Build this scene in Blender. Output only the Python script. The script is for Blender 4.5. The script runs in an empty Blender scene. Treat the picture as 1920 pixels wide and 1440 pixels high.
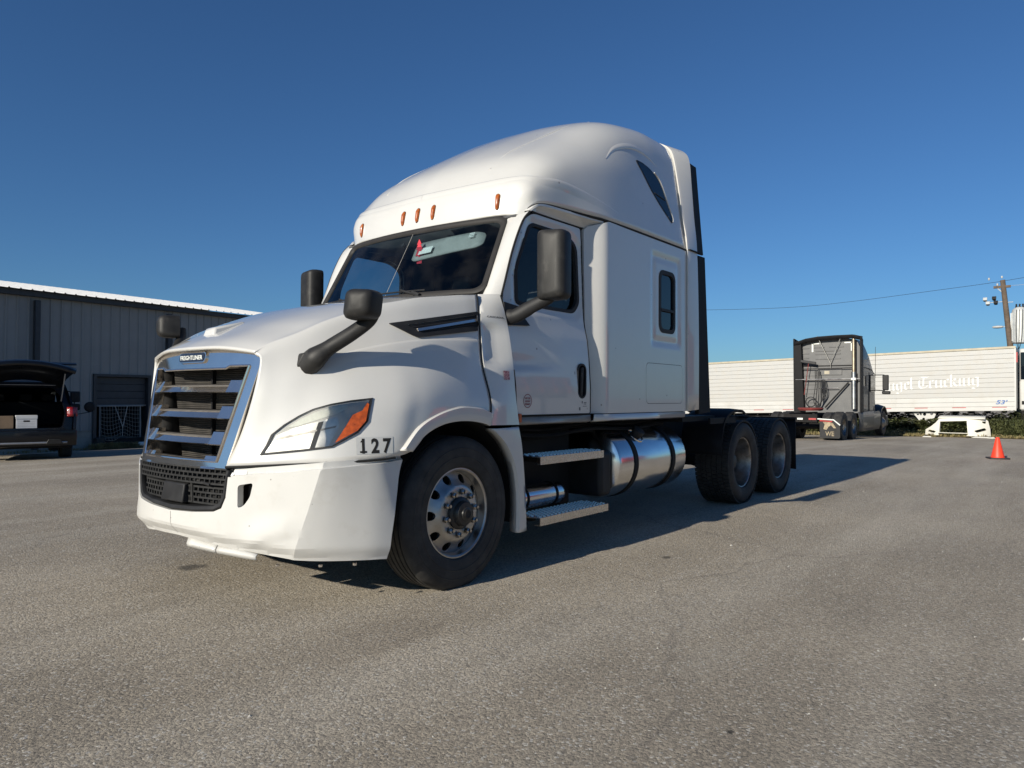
import bpy, bmesh, math, random
import numpy as np
from mathutils import Vector, Matrix, geometry
from mathutils.bvhtree import BVHTree
random.seed(7)
PI = math.pi
R = math.radians
scene = bpy.context.scene
col = scene.collection

# ------------------------------------------------------------------ camera
cam_data = bpy.data.cameras.new('camera')
cam = bpy.data.objects.new('camera', cam_data)
col.objects.link(cam)
scene.camera = cam
cam_data.sensor_width = 36.0
cam_data.lens = 1355.4 / 1920 * 36
cam_data.clip_start = 0.05
cam_data.clip_end = 3000
def aim(loc, yaw, pitch, roll):
    d = Vector((math.cos(yaw)*math.cos(pitch), math.sin(yaw)*math.cos(pitch), math.sin(pitch)))
    r = Vector((math.sin(yaw), -math.cos(yaw), 0))
    u = r.cross(d)
    r2 = r*math.cos(roll) + u*math.sin(roll)
    u2 = u*math.cos(roll) - r*math.sin(roll)
    m = Matrix((r2, u2, -d)).transposed().to_4x4()
    m.translation = loc
    return m
cam.matrix_world = aim(Vector((-3.592, -4.438, 1.270)), R(38.278), R(1.052), R(0.264))

# ------------------------------------------------------------------ sky, sun, exposure
SUN_EL, SUN_AZ = R(21.5), R(177.2)          # azimuth measured from +X towards +Y
world = bpy.data.worlds.new('World')
scene.world = world
world.use_nodes = True
wn = world.node_tree
bgn = wn.nodes['Background']
sky = wn.nodes.new('ShaderNodeTexSky')
sky.sky_type = 'NISHITA'
sky.sun_disc = False
sky.sun_elevation = SUN_EL
sky.sun_rotation = PI/2 - SUN_AZ
sky.altitude = 200
sky.air_density = 1.0
sky.dust_density = 0.4
sky.ozone_density = 3.0
tint = wn.nodes.new('ShaderNodeMixRGB')      # camera white balance: a deeper, cooler blue over the whole sky
tint.blend_type = 'MULTIPLY'
tint.inputs[0].default_value = 1.0
tint.inputs[2].default_value = (0.42, 0.68, 0.95, 1)
wn.links.new(sky.outputs[0], tint.inputs[1])
wn.links.new(tint.outputs[0], bgn.inputs[0])
bgn.inputs[1].default_value = 0.08
sl = bpy.data.lights.new('sun', 'SUN')
sl.energy = 5.0
sl.angle = R(0.53)
sl.color = (1.0, 0.93, 0.80)
sun = bpy.data.objects.new('sun', sl)
col.objects.link(sun)
sdir = Vector((math.cos(SUN_AZ)*math.cos(SUN_EL), math.sin(SUN_AZ)*math.cos(SUN_EL), math.sin(SUN_EL)))
sun.rotation_euler = sdir.to_track_quat('Z', 'Y').to_euler()
sun.location = (-20, 5, 20)
vs = scene.view_settings
vs.view_transform = 'Standard'
vs.look = 'None'
vs.exposure = 0.17
vs.gamma = 1
vs.use_curve_mapping = False
scene.cycles.use_denoising = True
scene.cycles.max_bounces = 8
scene.cycles.transparent_max_bounces = 12

# ------------------------------------------------------------------ mesh helpers
def V(*a): return Vector(a)
def cr(P, n, closed=False):
    P = np.array(P, float)
    if closed: P = np.concatenate([P[-1:], P, P[:2]])
    else: P = np.concatenate([[2*P[0]-P[1]], P, [2*P[-1]-P[-2]]])
    out = []
    for i in range(1, len(P)-2):
        a, b, c, d = P[i-1:i+3]
        for j in range(n):
            t = j/n
            out.append(.5*(2*b+(c-a)*t+(2*a-5*b+4*c-d)*t*t+(3*b-a-3*c+d)*t**3))
    if not closed: out.append(P[-2])
    return np.array(out)
def grid_cr(rows, nu, nv):
    G = np.array([cr(r, nv) for r in rows])
    return np.stack([cr(G[:, k], nu) for k in range(G.shape[1])], 1)
class MB:
    def __init__(s): s.v = []; s.f = []
    def add(s, vs_, fs):
        o = len(s.v); s.v += [tuple(float(c) for c in p) for p in vs_]; s.f += [tuple(i+o for i in q) for q in fs]; return s
    def box(s, x0, x1, y0, y1, z0, z1):
        return s.hexa([(x0,y0,z0),(x1,y0,z0),(x1,y1,z0),(x0,y1,z0),(x0,y0,z1),(x1,y0,z1),(x1,y1,z1),(x0,y1,z1)])
    def hexa(s, p): return s.add(p, [(3,2,1,0),(4,5,6,7),(0,1,5,4),(1,2,6,5),(2,3,7,6),(3,0,4,7)])
    def grid(s, G, flip=False, closed=False):
        G = np.asarray(G); n, m = G.shape[:2]; fs = []
        for i in range(n-1):
            for j in range(m if closed else m-1):
                j2 = (j+1) % m
                q = (i*m+j, i*m+j2, (i+1)*m+j2, (i+1)*m+j)
                fs.append(q[::-1] if flip else q)
        return s.add(G.reshape(-1, 3), fs)
    def tube(s, pts, r, n=10, caps=True, sx=1.0, up=None):
        pts = [Vector(p) for p in pts]; k = len(pts); rs = r if isinstance(r, (list, tuple)) else [r]*k
        rings = []; ref = Vector(up) if up else None
        for i, p in enumerate(pts):
            t = (pts[min(i+1, k-1)]-pts[max(i-1, 0)]).normalized()
            if ref is None: ref = Vector((0, 0, 1)) if abs(t.z) < .9 else Vector((1, 0, 0))
            a = t.cross(ref).normalized(); b = a.cross(t).normalized(); ref = b
            rings.append([p + (a*math.cos(2*PI*j/n)*sx + b*math.sin(2*PI*j/n))*rs[i] for j in range(n)])
        o = len(s.v); s.grid([[tuple(q) for q in g] for g in rings], closed=True)
        if caps:
            s.f.append(tuple(o+j for j in range(n))); s.f.append(tuple(o+(k-1)*n+j for j in reversed(range(n))))
        return s
    def lathe(s, prof, n=48, axis='y', c=(0, 0, 0), a0=0, a1=2*PI):
        full = abs(a1-a0-2*PI) < 1e-6; m = n if full else n+1; G = []
        for (r, h) in prof:
            row = []
            for j in range(m):
                a = a0+(a1-a0)*j/n; p, q = r*math.cos(a), r*math.sin(a)
                row.append({'y': (c[0]+p, c[1]+h, c[2]+q), 'z': (c[0]+p, c[1]+q, c[2]+h), 'x': (c[0]+h, c[1]+p, c[2]+q)}[axis])
            G.append(row)
        return s.grid(G, closed=full)
    def disc(s, r, h, n=48, axis='y', c=(0, 0, 0), flip=False):
        pts = []
        for j in range(n):
            a = 2*PI*j/n; p, q = r*math.cos(a), r*math.sin(a)
            pts.append({'y': (c[0]+p, c[1]+h, c[2]+q), 'z': (c[0]+p, c[1]+q, c[2]+h), 'x': (c[0]+h, c[1]+p, c[2]+q)}[axis])
        return s.add(pts, [tuple(range(n))[::-1] if flip else tuple(range(n))])
    def prism(s, poly, fa, fb):
        n = len(poly); s2 = [fa(*p) for p in poly]+[fb(*p) for p in poly]
        return s.add(s2, [tuple(range(n)), tuple(range(2*n-1, n-1, -1))]+[(i, i+n, (i+1) % n+n, (i+1) % n) for i in range(n)])
    def mirror(s):
        n = len(s.v); s.v += [(x, -y, z) for x, y, z in s.v]; s.f += [tuple(i+n for i in q[::-1]) for q in s.f]; return s
    def flipped_y(s):
        m = MB(); m.v = [(x, -y, z) for x, y, z in s.v]; m.f = [q[::-1] for q in s.f]; return m
    def xf(s, M):
        s.v = [tuple(M @ Vector(p)) for p in s.v]; return s
    def join(s, o): return s.add(o.v, o.f)
    def bvh(s): return BVHTree.FromPolygons(s.v, s.f)
    def mesh(s, name, mat, smooth=35, fix=True):
        me = bpy.data.meshes.new(name); me.from_pydata(s.v, [], s.f)
        bm = bmesh.new(); bm.from_mesh(me)
        bmesh.ops.remove_doubles(bm, verts=bm.verts, dist=1e-5)
        if fix: bmesh.ops.recalc_face_normals(bm, faces=bm.faces)
        bm.to_mesh(me); bm.free()
        if mat: me.materials.append(mat)
        if smooth:
            me.polygons.foreach_set('use_smooth', [True]*len(me.polygons)); me.set_sharp_from_angle(angle=R(smooth))
        me.update(); return me
    def build(s, name, mat, parent=None, smooth=35, fix=True, solid=0, bevel=0, seg=2, offset=-1, sub=0, out_axis=None):
        o = bpy.data.objects.new(name, s.mesh(name, mat, smooth, fix)); col.objects.link(o)
        if parent is not None: o.parent = parent
        if sub:
            m = o.modifiers.new('s', 'SUBSURF'); m.levels = m.render_levels = sub
        if solid:
            if out_axis is not None:
                d = sum((Vector(p.normal).dot(Vector(out_axis))*p.area for p in o.data.polygons), 0.0); offset = -1 if d > 0 else 1
            m = o.modifiers.new('t', 'SOLIDIFY'); m.thickness = solid; m.offset = offset
        if bevel:
            m = o.modifiers.new('b', 'BEVEL'); m.width = bevel; m.segments = seg; m.limit_method = 'ANGLE'; m.angle_limit = R(40)
        return o
def tag(o, label=None, cat=None, group=None, kind=None):
    if label: o['label'] = label
    if cat: o['category'] = cat
    if group: o['group'] = group
    if kind: o['kind'] = kind
    return o
def thing(name, label, cat, loc=(0, 0, 0), rz=0, group=None):
    o = bpy.data.objects.new(name, None); col.objects.link(o); o.empty_display_size = .2
    o.location = loc; o.rotation_euler = (0, 0, rz); return tag(o, label, cat, group)
def empty(name, parent, loc=(0, 0, 0), rz=0):
    o = bpy.data.objects.new(name, None); col.objects.link(o); o.parent = parent; o.location = loc; o.rotation_euler = (0, 0, rz); o.empty_display_size = .1
    return o
def copy_tree(o, parent=None):
    c = o.copy(); col.objects.link(c); c.parent = parent
    for ch in list(o.children): copy_tree(ch, c)
    return c
def inpoly(pts, poly):
    pts = np.asarray(pts, float); poly = np.asarray(poly, float)
    x, y = pts[:, 0], pts[:, 1]; c = np.zeros(len(pts), bool); j = len(poly)-1
    for i in range(len(poly)):
        xi, yi = poly[i]; xj, yj = poly[j]
        k = ((yi > y) != (yj > y)) & (x < (xj-xi)*(y-yi)/((yj-yi) or 1e-12)+xi)
        c ^= k; j = i
    return c
def resample(poly, sp, closed=True):
    poly = [np.array(p, float) for p in poly]; out = []; n = len(poly)
    for i in range(n if closed else n-1):
        a, b = poly[i], poly[(i+1) % n]; k = max(1, int(math.ceil(np.linalg.norm(b-a)/sp)))
        out += [a+(b-a)*j/k for j in range(k)]
    if not closed: out.append(poly[-1])
    return out
def rrect(x0, x1, y0, y1, r, n=6):
    out = []
    for cx, cy, a in ((x1-r, y1-r, 0), (x0+r, y1-r, 90), (x0+r, y0+r, 180), (x1-r, y0+r, 270)):
        out += [(cx+r*math.cos(R(a+90*k/n)), cy+r*math.sin(R(a+90*k/n))) for k in range(n+1)]
    return out
def roundpoly(P, r, n=5):
    out = []; m = len(P); rr = r if isinstance(r, (list, tuple)) else [r]*m
    for i in range(m):
        p = np.array(P[i], float); a = np.array(P[i-1], float)-p; b = np.array(P[(i+1) % m], float)-p
        la, lb = np.linalg.norm(a), np.linalg.norm(b); q = min(rr[i], la*.45, lb*.45); a = p+a/la*q; b = p+b/lb*q
        for k in range(n+1):
            t = k/n; out.append(tuple(a*(1-t)**2+2*p*t*(1-t)+b*t*t))
    return out
def panel(outline, fmap, holes=(), sp=.05, lines=(), flange=None, flip=False):
    """Triangulated sheet over a 2D outline with holes, mapped into 3D; flange(p3, p2) gives the inner edge of the returned rim."""
    loops = [resample(outline, sp)]+[resample(h, sp) for h in holes]; vs2 = []; ed = []
    for L in loops:
        o = len(vs2); n = len(L); vs2 += L; ed += [(o+i, o+(i+1) % n) for i in range(n)]
    for L in lines:
        L = resample(L, sp, False); o = len(vs2); vs2 += L; ed += [(o+i, o+i+1) for i in range(len(L)-1)]
    bd = np.array(vs2); lo, hi = bd.min(0), bd.max(0)
    gx, gy = np.meshgrid(np.arange(lo[0], hi[0], sp), np.arange(lo[1], hi[1], sp*.87)); gx[1::2] += sp/2
    g = np.stack([gx.ravel(), gy.ravel()], 1)
    k = inpoly(g, loops[0])
    for h in loops[1:]: k &= ~inpoly(g, h)
    g = g[k]
    if len(g):
        dmin = np.full(len(g), 9.)
        for b in bd: dmin = np.minimum(dmin, np.hypot(g[:, 0]-b[0], g[:, 1]-b[1]))
        g = g[dmin > sp*.5]
    allv = [Vector((float(a), float(b))) for a, b in list(bd)+list(g)]
    r = geometry.delaunay_2d_cdt(allv, ed, [], 0, 1e-6)
    v2 = np.array([(p.x, p.y) for p in r[0]]); fs = [f for f in r[2]]
    cen = np.array([v2[list(f)].mean(0) for f in fs]); k = inpoly(cen, loops[0])
    for h in loops[1:]: k &= ~inpoly(cen, h)
    fs = [f[::-1] if flip else f for f, q in zip(fs, k) if q]
    m = MB(); m.add([fmap(*p) for p in v2], fs)
    if flange:
        for L in loops:
            a = [fmap(*p) for p in L]; b = [flange(Vector(q), p) for q, p in zip(a, L)]; n = len(L)
            m.add(a+b, [(i, (i+1) % n, (i+1) % n+n, i+n) for i in range(n)])
    return m
def conform(bvh, n, off=.006, far=3.0, base=(0, 0, 0)):
    """(a, z) in the upright plane facing n -> point on the body, 'off' proud of it."""
    n = Vector(n).normalized(); t = Vector((-n.y, n.x, 0)).normalized(); base = Vector(base)
    def f(a, z):
        h = bvh.ray_cast(base+t*a+Vector((0, 0, z))+n*far, -n)
        if h[0] is None: return tuple(base+t*a+Vector((0, 0, z)))
        nn = h[1] if h[1].dot(n) > 0 else -h[1]
        return tuple(h[0]+nn*off)
    f.t = t; f.n = n
    return f
def text_mb(s, size, extrude=0.0, bold=0.0, align='CENTER', shear=0, sx=1.0):
    cu = bpy.data.curves.new('t', 'FONT'); cu.body = s; cu.size = size; cu.extrude = extrude; cu.offset = bold; cu.align_x = align; cu.shear = shear; cu.resolution_u = 3
    o = bpy.data.objects.new('t', cu); col.objects.link(o)
    dg = bpy.context.evaluated_depsgraph_get(); me = o.evaluated_get(dg).to_mesh()
    m = MB(); m.add([(v.co.x*sx, v.co.y, v.co.z) for v in me.vertices], [tuple(p.vertices) for p in me.polygons])
    o.evaluated_get(dg).to_mesh_clear(); bpy.data.objects.remove(o); bpy.data.curves.remove(cu)
    return m
def sstep(a, b, x):
    t = min(1, max(0, (x-a)/(b-a))); return t*t*(3-2*t)

# ------------------------------------------------------------------ materials
def nt(name):
    m = bpy.data.materials.new(name); m.use_nodes = True; return m, m.node_tree.nodes, m.node_tree.links, m.node_tree.nodes['Principled BSDF']
def pm(name, c, rough=.5, metal=0, coat=0, var=.08, scale=6, bump=0, bscale=150, spec=.5, detail=4, c2=None, rvar=.08, coatr=.04, dirt=None, dscale=3, dcov=.55, specks=0):
    m, N, L, b = nt(name)
    tc = N.new('ShaderNodeTexCoord'); nz = N.new('ShaderNodeTexNoise'); nz.inputs['Scale'].default_value = scale; nz.inputs['Detail'].default_value = detail
    L.new(tc.outputs['Object'], nz.inputs['Vector'])
    rp = N.new('ShaderNodeValToRGB'); rp.color_ramp.elements[0].position = .3; rp.color_ramp.elements[1].position = .7
    c2 = c2 or tuple(min(1, x*(1+var)) for x in c); c1 = tuple(x*(1-var) for x in c) if c2 is not c else c
    rp.color_ramp.elements[0].color = (*c1, 1); rp.color_ramp.elements[1].color = (*c2, 1)
    L.new(nz.outputs['Fac'], rp.inputs['Fac']); out = rp.outputs['Color']
    if dirt:
        n2 = N.new('ShaderNodeTexNoise'); n2.inputs['Scale'].default_value = dscale; n2.inputs['Detail'].default_value = 8; n2.inputs['Roughness'].default_value = .65
        L.new(tc.outputs['Object'], n2.inputs['Vector'])
        r2 = N.new('ShaderNodeValToRGB'); r2.color_ramp.elements[0].position = dcov; r2.color_ramp.elements[1].position = dcov+.25; r2.color_ramp.elements[1].color = (dirt[3],)*3+(1,); L.new(n2.outputs['Fac'], r2.inputs['Fac'])
        mx = N.new('ShaderNodeMixRGB'); L.new(r2.outputs['Color'], mx.inputs['Fac']); L.new(out, mx.inputs[1]); mx.inputs[2].default_value = (*dirt[:3], 1); out = mx.outputs[0]
    if specks:      # sparse bug marks and grime dots
        vo = N.new('ShaderNodeTexVoronoi'); vo.inputs['Scale'].default_value = specks; L.new(tc.outputs['Object'], vo.inputs['Vector'])
        r3 = N.new('ShaderNodeValToRGB'); r3.color_ramp.elements[0].position = .05; r3.color_ramp.elements[0].color = (.7, .7, .7, 1); r3.color_ramp.elements[1].position = .10; r3.color_ramp.elements[1].color = (0, 0, 0, 1); L.new(vo.outputs['Distance'], r3.inputs[0])
        sc_ = N.new('ShaderNodeSeparateColor'); L.new(vo.outputs['Color'], sc_.inputs[0]); gt_ = N.new('ShaderNodeMath'); gt_.operation = 'GREATER_THAN'; gt_.inputs[1].default_value = .8; L.new(sc_.outputs[0], gt_.inputs[0])
        mu_ = N.new('ShaderNodeMath'); mu_.operation = 'MULTIPLY'; L.new(gt_.outputs[0], mu_.inputs[0]); L.new(r3.outputs[0], mu_.inputs[1])
        m4_ = N.new('ShaderNodeMixRGB'); L.new(mu_.outputs[0], m4_.inputs[0]); L.new(out, m4_.inputs[1]); m4_.inputs[2].default_value = (.12, .10, .08, 1); out = m4_.outputs[0]
    L.new(out, b.inputs['Base Color'])
    mr = N.new('ShaderNodeMapRange'); mr.inputs['To Min'].default_value = max(0, rough-rvar); mr.inputs['To Max'].default_value = min(1, rough+rvar)
    L.new(nz.outputs['Fac'], mr.inputs['Value']); L.new(mr.outputs[0], b.inputs['Roughness'])
    b.inputs['Metallic'].default_value = metal; b.inputs['Specular IOR Level'].default_value = spec
    b.inputs['Coat Weight'].default_value = coat; b.inputs['Coat Roughness'].default_value = coatr
    if bump:
        n3 = N.new('ShaderNodeTexNoise'); n3.inputs['Scale'].default_value = bscale; n3.inputs['Detail'].default_value = 3; L.new(tc.outputs['Object'], n3.inputs['Vector'])
        bp = N.new('ShaderNodeBump'); bp.inputs['Strength'].default_value = bump; bp.inputs['Distance'].default_value = .01; L.new(n3.outputs['Fac'], bp.inputs['Height']); L.new(bp.outputs[0], b.inputs['Normal'])
    return m
def glassm(name, tint, refl=1.5, rough=0.0, dust=0.0):
    m, N, L, b = nt(name); N.remove(b); out = N['Material Output']
    tr = N.new('ShaderNodeBsdfTransparent'); tr.inputs[0].default_value = (*tint, 1)
    gl = N.new('ShaderNodeBsdfGlossy'); gl.inputs['Roughness'].default_value = rough
    fr = N.new('ShaderNodeFresnel'); fr.inputs[0].default_value = refl
    mx = N.new('ShaderNodeMixShader'); L.new(fr.outputs[0], mx.inputs[0]); L.new(tr.outputs[0], mx.inputs[1]); L.new(gl.outputs[0], mx.inputs[2]); last = mx.outputs[0]
    if dust:
        df = N.new('ShaderNodeBsdfDiffuse'); df.inputs[0].default_value = (.5, .48, .45, 1)
        tc = N.new('ShaderNodeTexCoord'); nz = N.new('ShaderNodeTexNoise'); nz.inputs['Scale'].default_value = 5; nz.inputs['Detail'].default_value = 8; L.new(tc.outputs['Object'], nz.inputs['Vector'])
        mr = N.new('ShaderNodeMapRange'); mr.inputs['From Min'].default_value = .4; mr.inputs['From Max'].default_value = .75; mr.inputs['To Max'].default_value = dust; L.new(nz.outputs['Fac'], mr.inputs['Value'])
        m2 = N.new('ShaderNodeMixShader'); L.new(mr.outputs[0], m2.inputs[0]); L.new(last, m2.inputs[1]); L.new(df.outputs[0], m2.inputs[2]); last = m2.outputs[0]
    L.new(last, out.inputs[0]); return m
M = {}
M['white'] = pm('white_paint', (.60, .590, .560), .32, coat=1, coatr=.025, var=.012, scale=3, dirt=(.47, .44, .38, .10), dscale=5, dcov=.5, specks=9)
M['bumper'] = pm('bumper_paint', (.60, .592, .565), .42, coat=.35, coatr=.15, var=.02, scale=4, dirt=(.42, .39, .33, .35), dscale=7, dcov=.55, specks=16)
M['chrome'] = pm('chrome', (.80, .75, .69), .09, .96, var=.05, rvar=.04)
M['alu'] = pm('polished_aluminium', (.46, .45, .43), .42, 1, var=.16, scale=9, rvar=.1, dirt=(.2, .18, .16, .4), dscale=12)
M['tank'] = pm('brushed_tank', (.70, .70, .70), .2, 1, var=.05, scale=5, rvar=.06)
M['plate'] = pm('tread_plate', (.60, .58, .56), .27, 1, var=.1, scale=20)
M['plastic'] = pm('black_plastic', (.020, .020, .021), .55, var=.3, scale=8, spec=.3, bump=.12, bscale=500)
M['plastic2'] = pm('grey_black_plastic', (.021, .0205, .020), .5, var=.25, scale=14, spec=.3, bump=.1, bscale=400, dirt=(.12, .11, .1, .35), dscale=9)
M['black'] = pm('black_paint', (.010, .010, .011), .65, var=.3, spec=.2)
M['alud'] = pm('dull_wheel_aluminium', (.36, .34, .32), .42, 1, var=.25, scale=9, rvar=.1, dirt=(.10, .09, .08, .7), dscale=8, dcov=.42)
M['dark'] = pm('dark_chassis', (.014, .013, .013), .8, spec=.25, var=.4, scale=6, dirt=(.05, .045, .04, .5), dscale=8)
M['rubber'] = pm('tyre_rubber', (.022, .0215, .021), .72, var=.3, scale=10, bump=.15, bscale=120, dirt=(.075, .068, .06, .55), dscale=6, dcov=.45)
M['gasket'] = pm('rubber_gasket', (.026, .024, .023), .6, var=.2, spec=.3)
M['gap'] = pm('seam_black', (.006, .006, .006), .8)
M['glass'] = glassm('windshield_glass', (.60, .70, .74), 1.42, dust=.02)
M['sideglass'] = glassm('tinted_glass', (.50, .58, .62), 1.42)
M['darkglass'] = pm('dark_glass', (.005, .008, .013), .04, var=.1, spec=.35, rvar=.0)
M['lens'] = glassm('lamp_lens', (.90, .90, .88), 1.45, dust=.14)
M['amber'] = pm('amber_lens', (.30, .065, .006), .3, coat=.5, var=.25, scale=60, c2=(.45, .11, .01))
M['orange'] = pm('turn_lens', (.42, .075, .010), .3, coat=.4, var=.3, scale=40)
M['reflector'] = pm('lamp_reflector', (.58, .57, .55), .40, .85, var=.3, scale=12)
M['intdark'] = pm('cab_trim_dark', (.045, .046, .048), .7, var=.2)
M['intgrey'] = pm('cab_trim_grey', (.10, .102, .105), .75, var=.2)
M['visor'] = pm('sun_visor_vinyl', (.32, .33, .31), .65, var=.12, scale=10)
M['red'] = pm('red_print', (.55, .03, .05), .6, var=.2, scale=30)
M['paper'] = pm('white_paper', (.72, .74, .70), .6, var=.08, scale=30)
M['sill'] = pm('sill_trim', (.28, .27, .25), .4, 0, var=.15, coat=.3)
M['mesh'] = pm('grille_mesh_black', (.016, .016, .016), .55, var=.3, scale=20)
def radm():
    m, N, L, b = nt('radiator_core'); tc = N.new('ShaderNodeTexCoord'); w = N.new('ShaderNodeTexWave'); w.bands_direction = 'Z'; w.inputs['Scale'].default_value = 26; w.inputs['Distortion'].default_value = .6; w.inputs['Detail'].default_value = 2
    L.new(tc.outputs['Object'], w.inputs['Vector']); nz = N.new('ShaderNodeTexNoise'); nz.inputs['Scale'].default_value = 9; L.new(tc.outputs['Object'], nz.inputs['Vector'])
    mu = N.new('ShaderNodeMath'); mu.operation = 'MULTIPLY'; L.new(w.outputs['Fac'], mu.inputs[0]); L.new(nz.outputs['Fac'], mu.inputs[1])
    rp = N.new('ShaderNodeValToRGB'); rp.color_ramp.elements[0].color = (.018, .016, .014, 1); rp.color_ramp.elements[1].color = (.085, .076, .065, 1); rp.color_ramp.elements[0].position = .15; rp.color_ramp.elements[1].position = .6
    L.new(mu.outputs[0], rp.inputs[0]); L.new(rp.outputs[0], b.inputs['Base Color']); b.inputs['Roughness'].default_value = .8
    bp = N.new('ShaderNodeBump'); bp.inputs['Strength'].default_value = .8; bp.inputs['Distance'].default_value = .01; L.new(w.outputs['Fac'], bp.inputs['Height']); L.new(bp.outputs[0], b.inputs['Normal']); return m
M['radiator'] = radm()

# ------------------------------------------------------------------ ground
def zg(x, y):
    a = -.00085*max(0, min(x, 38)-13)**2-.02*(max(-1, min(y, 8))+1)*sstep(13, 26, x)
    b = -.0023*max(0, min(y, 21)-6)**2
    return a+b
def asphalt():
    m, N, L, b = nt('asphalt')
    tc = N.new('ShaderNodeTexCoord')
    def noise(s, d=4, r=.5, vec=None):
        n = N.new('ShaderNodeTexNoise'); n.inputs['Scale'].default_value = s; n.inputs['Detail'].default_value = d; n.inputs['Roughness'].default_value = r; L.new(vec or tc.outputs['Object'], n.inputs['Vector']); return n.outputs['Fac']
    def ramp(fac, p0, c0, p1, c1):
        r = N.new('ShaderNodeValToRGB'); e = r.color_ramp.elements; e[0].position = p0; e[0].color = (*c0, 1); e[1].position = p1; e[1].color = (*c1, 1); L.new(fac, r.inputs[0]); return r.outputs[0]
    def mix(f, a, c, t='MIX'):
        x = N.new('ShaderNodeMixRGB'); x.blend_type = t
        if isinstance(f, float): x.inputs[0].default_value = f
        else: L.new(f, x.inputs[0])
        L.new(a, x.inputs[1])
        if isinstance(c, tuple): x.inputs[2].default_value = (*c, 1)
        else: L.new(c, x.inputs[2])
        return x.outputs[0]
    def math_(op, a, v):
        x = N.new('ShaderNodeMath'); x.operation = op; L.new(a, x.inputs[0])
        if isinstance(v, float): x.inputs[1].default_value = v
        else: L.new(v, x.inputs[1])
        return x.outputs[0]
    base = ramp(noise(.28, 7, .62), .34, (.27, .235, .185), .70, (.415, .362, .285))
    mp = N.new('ShaderNodeMapping'); mp.inputs['Scale'].default_value = (.12, .9, 1); mp.inputs['Rotation'].default_value = (0, 0, R(12)); L.new(tc.outputs['Object'], mp.inputs['Vector'])
    st = ramp(noise(1.1, 6, .6, mp.outputs[0]), .44, (0, 0, 0), .70, (.6, .6, .6))
    base = mix(st, base, (.52, .47, .39))
    mp2 = N.new('ShaderNodeMapping'); mp2.inputs['Scale'].default_value = (.35, 1.2, 1); mp2.inputs['Rotation'].default_value = (0, 0, R(-35)); L.new(tc.outputs['Object'], mp2.inputs['Vector'])
    dk = ramp(noise(.8, 5, .6, mp2.outputs[0]), .52, (0, 0, 0), .76, (.45, .45, .45))
    base = mix(dk, base, (.22, .20, .17))
    vo = N.new('ShaderNodeTexVoronoi'); vo.inputs['Scale'].default_value = 95; vo.inputs['Randomness'].default_value = 1.0; L.new(tc.outputs['Object'], vo.inputs['Vector'])
    hs = N.new('ShaderNodeSeparateColor'); L.new(vo.outputs['Color'], hs.inputs[0])
    stone = ramp(hs.outputs[0], .0, (.62, .62, .63), 1.0, (1.34, 1.32, 1.29))
    colr = mix(.85, base, stone, 'MULTIPLY')
    pale = ramp(hs.outputs[1], .93, (0, 0, 0), .95, (.7, .7, .7)); colr = mix(pale, colr, (.6, .57, .51))
    pit = ramp(noise(48, 6, .72), .31, (.8, .8, .8), .39, (0, 0, 0)); colr = mix(pit, colr, (.09, .083, .075))
    # cracks
    cv = N.new('ShaderNodeTexVoronoi'); cv.feature = 'DISTANCE_TO_EDGE'; cv.inputs['Scale'].default_value = .16
    wv = N.new('ShaderNodeMixRGB'); wv.blend_type = 'ADD'; wv.inputs[0].default_value = .9; nzv = N.new('ShaderNodeTexNoise'); nzv.inputs['Scale'].default_value = .9; nzv.inputs['Detail'].default_value = 5; L.new(tc.outputs['Object'], nzv.inputs['Vector']); L.new(tc.outputs['Object'], wv.inputs[1]); L.new(nzv.outputs['Color'], wv.inputs[2]); L.new(wv.outputs[0], cv.inputs['Vector'])
    ck = ramp(cv.outputs['Distance'], .0006, (.28, .28, .28), .0016, (0, 0, 0)); colr = mix(ck, colr, (.12, .11, .1))
    # stains that lie on the lot
    sep = N.new('ShaderNodeSeparateXYZ'); L.new(tc.outputs['Object'], sep.inputs[0])
    ns = noise(14, 4)
    for (sx, sy, rx, ry, amt, cc) in ((-.83, .76, .16, .16, .7, (.04, .038, .036)), (-1.0, -1.5, .75, .35, .22, (.10, .075, .055)), (-.2, -3.0, .5, .2, .2, (.4, .37, .31)), (1.717, -1.827, .09, .06, .7, (.05, .045, .04)), (-.893, -3.376, .03, .022, .85, (.03, .028, .025))):
        dx = math_('MULTIPLY', math_('SUBTRACT', sep.outputs[0], sx), 1/rx); dy = math_('MULTIPLY', math_('SUBTRACT', sep.outputs[1], sy), 1/ry)
        d2 = math_('ADD', math_('MULTIPLY', dx, dx), math_('MULTIPLY', dy, dy)); d2 = math_('ADD', d2, math_('MULTIPLY', ns, .9))
        colr = mix(ramp(d2, .55, (amt,)*3, 1.5, (0, 0, 0)), colr, cc)
    L.new(colr, b.inputs['Base Color']); b.inputs['Roughness'].default_value = .88; b.inputs['Specular IOR Level'].default_value = .3
    h = math_('SUBTRACT', math_('MULTIPLY', noise(48, 6, .72), 2.4), math_('MULTIPLY', vo.outputs['Distance'], .55))
    bp = N.new('ShaderNodeBump'); bp.inputs['Strength'].default_value = .9; bp.inputs['Distance'].default_value = .006; L.new(h, bp.inputs['Height']); L.new(bp.outputs[0], b.inputs['Normal'])
    return m
M['asphalt'] = asphalt()
M['soil'] = pm('dry_soil', (.16, .13, .09), .95, var=.3, scale=2, bump=.6, bscale=30, c2=(.22, .19, .13))
xs = sorted(set([-900, -400, -150, -60, -30]+list(range(-20, 13, 4))+list(range(13, 40, 1))+[42, 48, 60, 90, 150, 400, 900]))
ys = sorted(set([-900, -400, -150, -60, -30, -20, -12, -6, 0, 4]+list(range(6, 23, 1))+[26, 32, 45, 70, 150, 400, 900]))
g = MB().grid([[(x, y, zg(x, y)) for y in ys] for x in xs], flip=True)
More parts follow.
